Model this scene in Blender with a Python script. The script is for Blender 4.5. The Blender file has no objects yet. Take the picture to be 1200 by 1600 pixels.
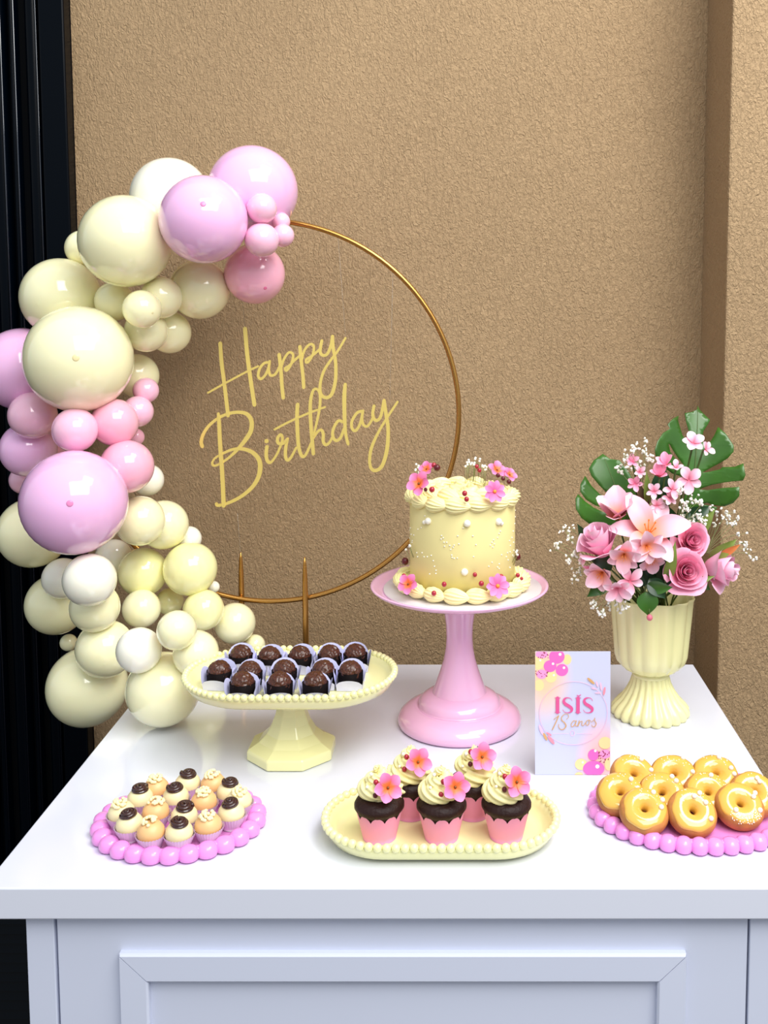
import bpy, bmesh, math, random
from math import pi, sin, cos, tan, atan2, sqrt, radians
from mathutils import Vector, Matrix, Quaternion
from mathutils.geometry import tessellate_polygon
random.seed(4)
S = bpy.context.scene
COL = S.collection

# ------------------------------------------------------------------ camera
F, PX, HOR = 1600.0, 719.0, 466.0          # focal length in px, principal x, horizon row
CZ = 1.51                                  # eye height
TH = math.atan(F / 18000.0)
PY = HOR + F * tan(TH)
cam_d = bpy.data.cameras.new('camera')
cam = bpy.data.objects.new('camera', cam_d); COL.objects.link(cam)
cam.location = (0, 0, CZ); cam.rotation_euler = (pi / 2 - TH, 0, 0)
cam_d.sensor_fit = 'VERTICAL'; cam_d.sensor_height = 36; cam_d.lens = 36 * F / 1600
cam_d.shift_x = -(PX - 600) / 1600; cam_d.shift_y = -(800 - PY) / 1600
cam_d.clip_start = 0.05
S.camera = cam
S.view_settings.view_transform = 'Standard'; S.view_settings.look = 'None'
S.view_settings.gamma = 1; S.view_settings.use_curve_mapping = False
S.view_settings.exposure = 0.0

# ------------------------------------------------------------------ world and lights
W = bpy.data.worlds.new('world'); S.world = W; W.use_nodes = True
nt = W.node_tree; nt.nodes.clear()
wo = nt.nodes.new('ShaderNodeOutputWorld'); bg = nt.nodes.new('ShaderNodeBackground')
tc = nt.nodes.new('ShaderNodeTexCoord'); sp = nt.nodes.new('ShaderNodeSeparateXYZ')
rp = nt.nodes.new('ShaderNodeValToRGB')
rp.color_ramp.elements[0].position = 0.40; rp.color_ramp.elements[0].color = (0.16, 0.155, 0.15, 1)
rp.color_ramp.elements[1].position = 0.56; rp.color_ramp.elements[1].color = (0.86, 0.93, 1.0, 1)
mr = nt.nodes.new('ShaderNodeMapRange')
mr.inputs['From Min'].default_value = -1; mr.inputs['From Max'].default_value = 1
nt.links.new(tc.outputs['Generated'], sp.inputs[0]); nt.links.new(sp.outputs['Z'], mr.inputs['Value'])
nt.links.new(mr.outputs[0], rp.inputs[0]); nt.links.new(rp.outputs[0], bg.inputs[0])
nt.links.new(bg.outputs[0], wo.inputs[0]); bg.inputs[1].default_value = 0.80

def area(name, loc, target, sx, sy, power, color=(1, 1, 1)):
    d = bpy.data.lights.new(name, 'AREA'); d.shape = 'RECTANGLE'; d.size = sx; d.size_y = sy
    d.energy = power; d.color = color
    o = bpy.data.objects.new(name, d); COL.objects.link(o); o.location = loc
    o.rotation_euler = (Vector(target) - Vector(loc)).to_track_quat('-Z', 'Y').to_euler()
    return o
area('open_sky_light', (0.85, -0.35, 3.2), (0.0, 1.4, 1.15), 2.1, 1.6, 77, (1.0, 0.985, 0.96))
area('pier_fill_light', (1.0, 0.85, 3.3), (0.75, 1.7, 1.3), 0.9, 0.8, 30, (1.0, 0.98, 0.95))  # added fill lamp to brighten the pier, no known source

# ------------------------------------------------------------------ helpers
def ray(px, py):
    u, v = (px - PX) / F, (py - PY) / F
    return Vector((u, cos(TH) - v * sin(TH), -sin(TH) - v * cos(TH)))
def P(px, py, Y):
    d = ray(px, py); k = Y / d.y
    return Vector((d.x * k, Y, CZ + d.z * k))
def T(px, py, z):
    d = ray(px, py); k = (z - CZ) / d.z
    return Vector((d.x * k, d.y * k, z))
def YT(py, z=None): return T(PX, py, ZT if z is None else z).y
def XX(px, py, Y): return P(px, py, Y).x
def px_m(n, py, Y): return P(PX + n, py, Y).x      # n photo pixels at that row and depth, in metres
ZT = 0.90
def lin(c):
    c = c / 255.0
    return c / 12.92 if c <= 0.04045 else ((c + 0.055) / 1.055) ** 2.4
def rgb(t): return (lin(t[0]), lin(t[1]), lin(t[2]), 1)

MATS = {}
def mat(name, col, rough=0.5, metal=0.0, coat=0.0, sss=0.0, bump=0.0, bscale=200, mottle=0.0, mscale=30, ramp=None, trans=0.0, spec=None):
    if name in MATS: return MATS[name]
    m = bpy.data.materials.new(name); m.use_nodes = True
    n = m.node_tree; b = n.nodes['Principled BSDF']
    b.inputs['Base Color'].default_value = rgb(col)
    b.inputs['Roughness'].default_value = rough; b.inputs['Metallic'].default_value = metal
    b.inputs['Coat Weight'].default_value = coat; b.inputs['Coat Roughness'].default_value = 0.08
    if sss:
        b.inputs['Subsurface Weight'].default_value = sss
        b.inputs['Subsurface Scale'].default_value = 0.02
        b.inputs['Subsurface Radius'].default_value = (1.0, 0.6, 0.4)
    if spec is not None: b.inputs['Specular IOR Level'].default_value = spec
    if trans: b.inputs['Transmission Weight'].default_value = trans
    tcn = n.nodes.new('ShaderNodeTexCoord')
    if ramp:   # colour along the petal (UV v)
        s = n.nodes.new('ShaderNodeSeparateXYZ'); r = n.nodes.new('ShaderNodeValToRGB')
        n.links.new(tcn.outputs['UV'], s.inputs[0]); n.links.new(s.outputs['Y'], r.inputs[0])
        while len(r.color_ramp.elements) < len(ramp): r.color_ramp.elements.new(0.5)
        for e, (p, c) in zip(r.color_ramp.elements, ramp): e.position = p; e.color = rgb(c)
        n.links.new(r.outputs[0], b.inputs['Base Color'])
    elif mottle:
        ns = n.nodes.new('ShaderNodeTexNoise'); ns.inputs['Scale'].default_value = mscale; ns.inputs['Detail'].default_value = 4
        mx = n.nodes.new('ShaderNodeMix'); mx.data_type = 'RGBA'
        mx.inputs[6].default_value = rgb([c * (1 - mottle) for c in col]); mx.inputs[7].default_value = rgb([min(255, c * (1 + mottle * 0.6)) for c in col])
        n.links.new(tcn.outputs['Object'], ns.inputs['Vector'])
        cr = n.nodes.new('ShaderNodeMapRange'); cr.inputs['From Min'].default_value = 0.3; cr.inputs['From Max'].default_value = 0.7
        n.links.new(ns.outputs['Fac'], cr.inputs['Value']); n.links.new(cr.outputs[0], mx.inputs[0])
        n.links.new(mx.outputs[2], b.inputs['Base Color'])
    if bump:
        nb = n.nodes.new('ShaderNodeTexNoise'); nb.inputs['Scale'].default_value = bscale; nb.inputs['Detail'].default_value = 3
        bp = n.nodes.new('ShaderNodeBump'); bp.inputs['Strength'].default_value = bump; bp.inputs['Distance'].default_value = 0.002
        n.links.new(tcn.outputs['Object'], nb.inputs['Vector']); n.links.new(nb.outputs['Fac'], bp.inputs['Height'])
        n.links.new(bp.outputs[0], b.inputs['Normal'])
    MATS[name] = m
    return m

def stucco(name, c0, c1):
    m = bpy.data.materials.new(name); m.use_nodes = True; n = m.node_tree; b = n.nodes['Principled BSDF']
    b.inputs['Roughness'].default_value = 0.75; b.inputs['Specular IOR Level'].default_value = 0.35
    tcn = n.nodes.new('ShaderNodeTexCoord')
    def noise(scale, detail, dist, rough=0.5, vec=None):
        q = n.nodes.new('ShaderNodeTexNoise'); q.inputs['Scale'].default_value = scale; q.inputs['Detail'].default_value = detail
        q.inputs['Distortion'].default_value = dist; q.inputs['Roughness'].default_value = rough
        n.links.new(vec or tcn.outputs['Object'], q.inputs['Vector']); return q
    mp = n.nodes.new('ShaderNodeMapping'); mp.inputs['Rotation'].default_value = (0, 0.5, 0); mp.inputs['Scale'].default_value = (1.5, 1.0, 0.8)
    n.links.new(tcn.outputs['Object'], mp.inputs[0])
    a = noise(105, 3, 1.5, 0.6, mp.outputs[0]); c = noise(260, 2, 0.4); d = noise(2.2, 3, 0.3)
    ad = n.nodes.new('ShaderNodeMath'); ad.operation = 'MULTIPLY_ADD'; ad.inputs[1].default_value = 0.22
    n.links.new(c.outputs['Fac'], ad.inputs[0]); n.links.new(a.outputs['Fac'], ad.inputs[2])
    bp = n.nodes.new('ShaderNodeBump'); bp.inputs['Strength'].default_value = 0.85; bp.inputs['Distance'].default_value = 0.006
    n.links.new(ad.outputs[0], bp.inputs['Height']); n.links.new(bp.outputs[0], b.inputs['Normal'])
    mx = n.nodes.new('ShaderNodeMix'); mx.data_type = 'RGBA'; mx.inputs[6].default_value = rgb(c0); mx.inputs[7].default_value = rgb(c1)
    s2 = n.nodes.new('ShaderNodeMath'); s2.operation = 'MULTIPLY_ADD'; s2.inputs[1].default_value = 0.5
    n.links.new(d.outputs['Fac'], s2.inputs[0])
    s3 = n.nodes.new('ShaderNodeMath'); s3.operation = 'MULTIPLY'; s3.inputs[1].default_value = 0.5
    n.links.new(a.outputs['Fac'], s3.inputs[0]); n.links.new(s3.outputs[0], s2.inputs[2])
    n.links.new(s2.outputs[0], mx.inputs[0]); n.links.new(mx.outputs[2], b.inputs['Base Color'])
    return m

class MB:
    """collects geometry of ONE mesh"""
    def __init__(s): s.v = []; s.f = []; s.uv = []
    def add(s, vs, fs, M=None, uvs=None):
        k = len(s.v)
        for v in vs: s.v.append(tuple(M @ Vector(v)) if M is not None else tuple(v))
        s.f += [tuple(i + k for i in f) for f in fs]
        s.uv += uvs if uvs else [(0, 0)] * len(vs)
        return s
    def grid(s, pts, nu, nv, close_u=False, close_v=False, M=None, uvs=None):
        fs = []
        for i in range(nu if close_u else nu - 1):
            for j in range(nv if close_v else nv - 1):
                fs.append((i * nv + j, ((i + 1) % nu) * nv + j, ((i + 1) % nu) * nv + (j + 1) % nv, i * nv + (j + 1) % nv))
        return s.add(pts, fs, M, uvs)
    def box(s, x0, x1, y0, y1, z0, z1, M=None):
        v = [(x, y, z) for x in (x0, x1) for y in (y0, y1) for z in (z0, z1)]
        return s.add(v, [(0, 1, 3, 2), (4, 6, 7, 5), (0, 4, 5, 1), (2, 3, 7, 6), (0, 2, 6, 4), (1, 5, 7, 3)], M)
    def lathe(s, prof, seg=48, M=None, rf=None):
        nv = len(prof); pts = []
        for i in range(seg):
            a = 2 * pi * i / seg
            for (r, z) in prof:
                q = rf(a, r, z) if rf else r
                pts.append((q * cos(a), q * sin(a), z))
        return s.grid(pts, seg, nv, True, False, M)
    def sphere(s, c=(0, 0, 0), r=(1, 1, 1), nu=12, nv=8, M=None):
        if not hasattr(r, '__len__'): r = (r, r, r)
        vs = [(c[0], c[1], c[2] + r[2])]; fs = []
        for j in range(1, nv):
            t = pi * j / nv
            for i in range(nu):
                a = 2 * pi * i / nu
                vs.append((c[0] + r[0] * sin(t) * cos(a), c[1] + r[1] * sin(t) * sin(a), c[2] + r[2] * cos(t)))
        vs.append((c[0], c[1], c[2] - r[2])); L = len(vs) - 1
        for i in range(nu):
            fs.append((0, 1 + i, 1 + (i + 1) % nu))
            for j in range(nv - 2):
                a = 1 + j * nu + i; b = 1 + j * nu + (i + 1) % nu
                fs.append((a, a + nu, b + nu, b))
            fs.append((L, L - nu + (i + 1) % nu, L - nu + i))
        return s.add(vs, fs, M)
    def tube(s, pts, r, seg=8, M=None, closed=False):
        pts = [Vector(p) for p in pts]; n = len(pts); out = []
        rr = r if hasattr(r, '__len__') else [r] * n
        up = Vector((0, 0, 1)); prev = None
        for i, p in enumerate(pts):
            if closed: t = pts[(i + 1) % n] - pts[i - 1]
            else: t = pts[min(i + 1, n - 1)] - pts[max(i - 1, 0)]
            t = t.normalized() if t.length > 1e-9 else Vector((0, 0, 1))
            if prev is None:
                a = up if abs(t.dot(up)) < 0.9 else Vector((1, 0, 0)); u = t.cross(a).normalized()
            else:
                u = (prev - t * prev.dot(t)).normalized()
            prev = u; w = t.cross(u)
            for k in range(seg):
                a = 2 * pi * k / seg
                out.append(p + (u * cos(a) + w * sin(a)) * rr[i])
        k0 = len(s.v)
        s.grid(out, n, seg, closed, True, M)
        if not closed:
            s.f.append(tuple(k0 + i for i in range(seg))); s.f.append(tuple(k0 + (n - 1) * seg + i for i in reversed(range(seg))))
        return s
    def build(s, name, m, parent=None, smooth=True, bevel=0, M=None, solid=0, recalc=True):
        me = bpy.data.meshes.new(name)
        me.from_pydata(s.v, [], s.f)
        if any(u != (0, 0) for u in s.uv):
            l = me.uv_layers.new(name='UVMap')
            for lo in me.loops: l.data[lo.index].uv = s.uv[lo.vertex_index]
        if recalc:
            bm = bmesh.new(); bm.from_mesh(me); bmesh.ops.recalc_face_normals(bm, faces=bm.faces); bm.to_mesh(me); bm.free()
        me.materials.append(m)
        if smooth: me.polygons.foreach_set('use_smooth', [True] * len(me.polygons))
        me.update()
        o = bpy.data.objects.new(name, me); COL.objects.link(o)
        if M is not None: o.matrix_local = M
        if parent: o.parent = parent
        if bevel:
            b = o.modifiers.new('bevel', 'BEVEL'); b.width = bevel; b.segments = 2; b.limit_method = 'ANGLE'
            if smooth: b.harden_normals = False
        if solid:
            q = o.modifiers.new('solid', 'SOLIDIFY'); q.thickness = solid; q.offset = 0
        return o

def tag(o, label, cat, group=None, kind=None):
    o['label'] = label; o['category'] = cat
    if group: o['group'] = group
    if kind: o['kind'] = kind
    return o
def thing(name, label, cat, loc=(0, 0, 0), rot=None, group=None):
    o = bpy.data.objects.new(name, None); COL.objects.link(o); o.empty_display_size = 0.02
    o.location = loc
    if rot is not None: o.rotation_euler = rot
    return tag(o, label, cat, group)
def structure(o): o['kind'] = 'structure'; return o
def copy_tree(o, parent=None):
    c = o.copy(); COL.objects.link(c)
    if parent: c.parent = parent
    for ch in o.children: copy_tree(ch, c)
    return c
def put(o, parent=None, M=None, name=None):
    """a copy of one mesh object, sharing the mesh"""
    c = o.copy(); COL.objects.link(c); c.parent = parent
    if M is not None: c.matrix_local = M
    return c
def look(n, spin=0.0):
    """rotation that takes +Z to direction n"""
    return (Vector(n).normalized().to_track_quat('Z', 'Y') @ Quaternion((0, 0, 1), spin)).to_matrix().to_4x4()
def place(loc, n=(0, 0, 1), spin=0.0, sc=1.0):
    return Matrix.Translation(Vector(loc)) @ look(n, spin) @ Matrix.Scale(sc, 4)
def crom(pts, n=6, closed=False):
    pts = [Vector(p) for p in pts]; out = []; L = len(pts)
    for i in range(L if closed else L - 1):
        if closed: a, b, c, d = pts[i - 1], pts[i], pts[(i + 1) % L], pts[(i + 2) % L]
        else: a, b, c, d = pts[max(i - 1, 0)], pts[i], pts[i + 1], pts[min(i + 2, L - 1)]
        for k in range(n):
            t = k / n
            out.append(0.5 * ((2 * b) + (c - a) * t + (2 * a - 5 * b + 4 * c - d) * t * t + (-a + 3 * b - 3 * c + d) * t ** 3))
    if not closed: out.append(pts[-1])
    return out

# ------------------------------------------------------------------ materials
M_wall = stucco('stucco', (146, 119, 87), (190, 161, 123))
M_white = mat('white_lacquer', (224, 227, 240), 0.13, coat=0.6)
M_whitep = mat('white_panel', (214, 219, 237), 0.4)
M_black = mat('black_metal', (0, 4, 11), 0.25, spec=0.09)
M_glint = mat('glint_strip_gloss', (10, 18, 32), 0.12, coat=1.0)  # glossier, lighter black for the strips added to give the door its glints
M_dark = mat('dark_paint', (1, 2, 5), 0.6, spec=0.1)
M_floor = mat('floor_paving', (70, 62, 55), 0.8, bump=0.5, bscale=80, mottle=0.15)
M_yel = mat('yellow_plastic', (244, 241, 178), 0.2, coat=0.4)
M_yel2 = mat('yellow_ceramic', (238, 234, 172), 0.24, coat=0.4)
M_pinkp = mat('pink_plastic', (240, 150, 222), 0.24, coat=0.3)
M_pinks = mat('pink_lacquer', (240, 186, 220), 0.13, coat=0.6)
M_gold = mat('gold_tube', (196, 146, 76), 0.25, metal=0.9)
M_goldm = mat('gold_mirror', (255, 228, 128), 0.22, metal=0.45)
M_cake = mat('cake_icing', (240, 226, 158), 0.4, mottle=0.02, mscale=12)
M_cream = mat('buttercream', (255, 243, 178), 0.42, sss=0.1)
M_board = mat('cake_board_foil', (226, 222, 226), 0.3, metal=0.2)
M_pearl = mat('pearl', (250, 246, 232), 0.15, coat=0.6)
M_berry = mat('berry', (170, 30, 52), 0.3, coat=0.3)
M_berryd = mat('dark_berry', (92, 20, 30), 0.35)
M_choc = mat('chocolate_sponge', (40, 17, 14), 0.5, spec=0.3, bump=0.5, bscale=250)
M_chocs = mat('chocolate_shine', (56, 28, 25), 0.25, coat=0.4)
M_truf = mat('truffle', (70, 36, 22), 0.3, mottle=0.75, mscale=14)
M_dliner = mat('dark_liner', (14, 7, 8), 0.7, spec=0.1)
M_paper = mat('lilac_paper', (212, 212, 248), 0.6)
M_liner = mat('liner_paper', (228, 206, 226), 0.6)
M_wrap = mat('pink_wrapper', (238, 154, 192), 0.5)
M_ballc = mat('cream_sweet', (243, 228, 180), 0.4, sss=0.1)
M_ballp = mat('peach_sweet', (240, 190, 132), 0.4, sss=0.1)
M_crumb = mat('crumb', (252, 238, 186), 0.6)
M_dough = mat('dough', (194, 128, 66), 0.6, bump=0.3, bscale=150, mottle=0.12, mscale=60)
M_glaze = mat('glaze', (226, 176, 76), 0.14, coat=0.6)
M_leaf = mat('leaf', (56, 102, 30), 0.32, mottle=0.15, mscale=18)
M_leafd = mat('dark_leaf', (28, 62, 30), 0.35, mottle=0.2, mscale=25)
M_leafl = mat('light_leaf', (120, 140, 60), 0.45, mottle=0.2, mscale=30)
M_stem = mat('stem', (82, 104, 48), 0.5)
M_gyp = mat('gypsophila', (252, 250, 240), 0.6)
M_gstem = mat('fine_stem', (150, 156, 104), 0.6)
M_orange = mat('flower_heart', (250, 150, 60), 0.5)
M_fl = mat('sugar_petal', (244, 150, 200), 0.5, ramp=[(0.0, (244, 100, 20)), (0.3, (246, 118, 60)), (0.52, (238, 112, 160)), (1.0, (246, 146, 198))])
M_fl2 = mat('cosmos_petal', (244, 150, 200), 0.5, ramp=[(0.0, (190, 50, 100)), (0.2, (228, 96, 160)), (1.0, (244, 146, 200))])
M_lily = mat('lily_petal', (250, 200, 215), 0.5, ramp=[(0.0, (240, 140, 60)), (0.22, (244, 160, 130)), (0.55, (250, 188, 206)), (1.0, (253, 216, 228))])
M_alst = mat('small_bloom_petal', (250, 180, 205), 0.5, ramp=[(0.0, (206, 70, 100)), (0.3, (242, 150, 175)), (0.6, (252, 196, 216)), (1.0, (255, 228, 238))])
M_rose = mat('rose_petal', (247, 160, 202), 0.5, ramp=[(0.0, (244, 110, 150)), (0.5, (254, 158, 190)), (1.0, (255, 188, 214))])
M_rosel = mat('pale_rose_petal', (250, 180, 215), 0.5, ramp=[(0.0, (250, 140, 175)), (0.5, (255, 180, 212)), (1.0, (255, 212, 232))])

# ------------------------------------------------------------------ the setting
YW = 1.92
YP = YW * (1095 - PX) / (1133 - PX)          # front of the pier
XP = (1095 - PX) / F * YW
ZT = 0.90
structure(MB().box(-2.4, XP + 0.02, YW, YW + 0.15, 0, 3.2).build('wall_back', M_wall, smooth=False))
structure(MB().box(XP, 1.9, YP, YW + 0.15, 0, 3.2).build('wall_right', M_wall, smooth=False, bevel=0.004))
structure(MB().box(-2.4, 1.9, -1.5, YW + 0.15, -0.05, 0).build('floor', M_floor, smooth=False))
# black corrugated door on the left
YD = YW - 0.032
xr = XX(110, 5, YW)
door = structure(MB().box(-2.3, xr, YD + 0.028, YW - 0.001, 0.0, 3.1).build('door_1', M_dark, smooth=False))
def rib(x0, x1, y0, z0=0.40, z1=3.08):
    mb = MB(); n = 7; pts = []
    for i in range(n):
        t = i / (n - 1); x = x0 + (x1 - x0) * t
        pts.append((x, y0 - 0.020 * sin(pi * t) ** 0.35 + 0.028))
    vs = [(x, y, z) for z in (z0, z1) for x, y in pts]
    return mb.grid(vs, 2, n)
xs = [xr - 0.004 - 0.0005]
MB().box(xr - 0.046, xr, YD - 0.004, YD + 0.028, 0.0, 3.1).build('frame_post', M_black, door, smooth=False, bevel=0.003)
x = xr - 0.048; k = 0
wds = [0.034, 0.016, 0.036, 0.018, 0.030, 0.014]
while x > -1.25:
    w = wds[k % 6]; rib(x - w, x - 0.002, YD).build('rib', M_black, door, solid=0)
    MB().tube([(x - w * 0.22, YD + 0.0085, 0.4), (x - w * 0.22, YD + 0.0085, 3.08)], 0.0016, 8).build('glint_strip', M_glint, door); x -= w + (0.004 if k % 2 else 0.010); k += 1  # thin strip added on each rib to catch a highlight line
for i in range(19):
    z = 0.375 - i * 0.0195
    MB().box(-1.3, xr - 0.048, YD + 0.002, YD + 0.026, z - 0.013, z - 0.010, Matrix.Identity(4)).add(
        [(-1.3, YD - 0.002, z - 0.016), (xr - 0.048, YD - 0.002, z - 0.016), (xr - 0.048, YD + 0.006, z), (-1.3, YD + 0.006, z),
         (-1.3, YD + 0.001, z - 0.016), (xr - 0.048, YD + 0.001, z - 0.016), (xr - 0.048, YD + 0.009, z), (-1.3, YD + 0.009, z)],
        [(0, 1, 2, 3), (7, 6, 5, 4), (0, 4, 5, 1), (3, 2, 6, 7), (0, 3, 7, 4), (1, 5, 6, 2)]).build('slat', M_black, door, smooth=False)

# ------------------------------------------------------------------ table
YF, YB = YT(1388), YT(1038)
TX0, TX1 = XX(-29, 1388, YF), XX(1306, 1388, YF)
tb = thing('dessert_table', 'white lacquered dessert table with a framed front panel', 'table', ((TX0 + TX1) / 2, (YF + YB) / 2, 0))
def tpart(mb, name, m, **k):
    o = mb.build(name, m, None, **k); o.parent = tb; o.matrix_parent_inverse = Matrix.Translation(-tb.location); return o
tpart(MB().box(TX0, TX1, YF, YB, P(600, 1437, YF).z, ZT), 'tabletop', M_white, smooth=False, bevel=0.0015)
yb0 = YF + 0.012; bx0 = XX(40, 1437, yb0); bx1 = TX1 - (bx0 - TX0)
gl, gr_ = XX(86, 1500, yb0), XX(1168, 1500, yb0)
tpart(MB().box(bx0, gl, yb0, yb0 + 0.03, 0, P(600, 1437, YF).z - 0.0003), 'stile', M_whitep, smooth=False, bevel=0.001)
tpart(MB().box(gr_ + 0.002, bx1, yb0, yb0 + 0.03, 0, P(600, 1437, YF).z - 0.0003), 'stile', M_whitep, smooth=False, bevel=0.001)
tpart(MB().box(gl + 0.0025, gr_, yb0 + 0.002, yb0 + 0.018, 0.0, P(600, 1437, YF).z - 0.0003), 'front_panel', M_whitep, smooth=False, bevel=0.0008)
tpart(MB().box(bx0 + 0.01, bx1 - 0.01, yb0 + 0.0185, yb0 + 0.03, 0.0, ZT - 0.034), 'backing', M_whitep, smooth=False)
tpart(MB().box(bx0, bx0 + 0.016, yb0 + 0.031, YB - 0.02, 0, P(600, 1437, YF).z - 0.0003), 'side_panel', M_whitep, smooth=False)
tpart(MB().box(bx1 - 0.016, bx1, yb0 + 0.031, YB - 0.02, 0, P(600, 1437, YF).z - 0.0003), 'side_panel', M_whitep, smooth=False)
def mould(ax, az, bx, bz, cx, cz, dx, dz):
    """one mitred length: outer edge a-b, inner edge d-c, chamfered outer edge"""
    y1 = yb0 + 0.002; y0 = y1 - 0.009
    O = [Vector((ax, 0, az)), Vector((bx, 0, bz)), Vector((cx, 0, cz)), Vector((dx, 0, dz))]
    cen = sum(O, Vector()) / 4
    O = [p + (cen - p).normalized() * 0.0006 for p in O]
    pr = [(0, y1), (0, y0 + 0.004), (0.05, y0), (0.93, y0), (1, y0 + 0.002), (1, y1)]
    vs = []
    for a, d in ((O[0], O[3]), (O[1], O[2])):
        for t, y in pr:
            q = a.lerp(d, t); vs.append((q.x, y, q.z))
    n = len(pr)
    fs = [(i, i + 1, n + i + 1, n + i) for i in range(n - 1)] + [tuple(range(n)), tuple(range(2 * n - 1, n - 1, -1))]
    return MB().add(vs, fs)
ym = yb0 - 0.009
mx0, mx1 = XX(183, 1500, ym), XX(1075, 1500, ym)
mz1 = P(183, 1495, ym).z; mz0 = 0.13; fw = px_m(46, 1500, ym)
for a in [(mx0, mz1, mx1, mz1, mx1 - fw, mz1 - fw, mx0 + fw, mz1 - fw), (mx0, mz0, mx1, mz0, mx1 - fw, mz0 + fw, mx0 + fw, mz0 + fw),
          (mx0, mz0, mx0, mz1, mx0 + fw, mz1 - fw, mx0 + fw, mz0 + fw), (mx1, mz0, mx1, mz1, mx1 - fw, mz1 - fw, mx1 - fw, mz0 + fw)]:
    tpart(mould(*a), 'moulding', M_whitep, smooth=False)

# ------------------------------------------------------------------ ring stand
YR = 1.775
rc = P(418, 647, YR); rr = px_m(299, 647, YR)
ring = thing('ring_stand', 'round gold metal hoop standing behind the table', 'hoop stand', (rc.x, YR, 0))
MB().tube([(rr * cos(2 * pi * i / 128), 0, rc.z + rr * sin(2 * pi * i / 128)) for i in range(128)], 0.0045, 10, closed=True).build('hoop', M_gold, ring)
for px, py, back in ((376, 862, 0.011), (476, 870, -0.011)):
    p = P(px, py, YR + back); dx = p.x - rc.x
    zs = [0.012, p.z - 0.085, p.z - 0.04, p.z - 0.012, p.z]
    MB().tube([(dx, back, z) for z in zs], [0.0052, 0.0052, 0.0046, 0.003, 0.0008], 10).build('upright_spike', M_gold, ring)
MB().box(-0.20, 0.20, -0.05, 0.07, 0.0, 0.012).build('base_plate', M_gold, ring, smooth=False, bevel=0.002)

# ------------------------------------------------------------------ lettering
YS = YR - 0.022
sc0 = P(470, 650, YS)
sign = thing('birthday_sign', 'gold mirror acrylic script lettering reading Happy Birthday inside the hoop', 'sign', sc0)
def cvt(region, scale, pts): return [(region[0] + x / scale, region[1] + y / scale) for x, y in pts]
LAY = [0]
def ribbon(mb, pts, w, thick=0.003, off=0.0, slope=0.0006):
    """flat stroke in the XZ plane: pts are metres (x,z); w a width or a list"""
    c = crom([(x, z, 0) for x, z in pts], 7); n = len(c)
    ws = []
    for i in range(n):
        t = i / (n - 1)
        if hasattr(w, '__len__'):
            q = t * (len(w) - 1); k = min(int(q), len(w) - 2); ws.append(w[k] + (w[k + 1] - w[k]) * (q - k))
        else: ws.append(w)
    L, R = [], []
    for i in range(n):
        t = (c[min(i + 1, n - 1)] - c[max(i - 1, 0)]).normalized(); nn = Vector((-t.y, t.x, 0))
        L.append(c[i] + nn * ws[i] / 2); R.append(c[i] - nn * ws[i] / 2)
    def cap(p, t, w):
        a0 = atan2(t.y, t.x); return [Vector((p.x + cos(a0 + a) * w / 2, p.y + sin(a0 + a) * w / 2, 0)) for a in (pi / 4, 0, -pi / 4)]
    t1 = (c[-1] - c[-2]).normalized(); t0 = (c[0] - c[1]).normalized()
    k = len(mb.v)
    vs = []
    for i_, (l, r) in enumerate(zip(L, R)):
        f = off - slope * i_ / n; b = f + thick; vs += [(l.x, f, l.y), (r.x, f, r.y), (r.x, b, r.y), (l.x, b, l.y)]
    fs = []
    for i in range(n - 1):
        a = 4 * i
        for q in range(4): fs.append((a + q, a + (q + 1) % 4, a + 4 + (q + 1) % 4, a + 4 + q))
    mb.add(vs, fs)
    f, b = None, None
    for p, t, w_, i0, sg in ((c[-1], t1, ws[-1], 4 * (n - 1), 1), (c[0], t0, ws[0], 0, -1)):
        cc = cap(p, t, w_)
        if sg < 0: cc = cc[::-1]
        kk = len(mb.v); f = off - (slope * (n - 1) / n if sg > 0 else 0); b = f + thick
        mb.add([(q.x, f, q.y) for q in cc] + [(q.x, b, q.y) for q in cc], [])
        l, r, rb, lb = k + i0, k + i0 + 1, k + i0 + 2, k + i0 + 3
        ch = [l, kk, kk + 1, kk + 2, r]; cb = [lb, kk + 3, kk + 4, kk + 5, rb]
        mb.f.append(tuple(ch)); mb.f.append(tuple(cb[::-1]))
        for q in range(4): mb.f.append((ch[q], cb[q], cb[q + 1], ch[q + 1]))
RA, RB, RC = ((300, 500), 4.615), ((300, 630), 7.059), ((400, 590), 5.0)
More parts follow.
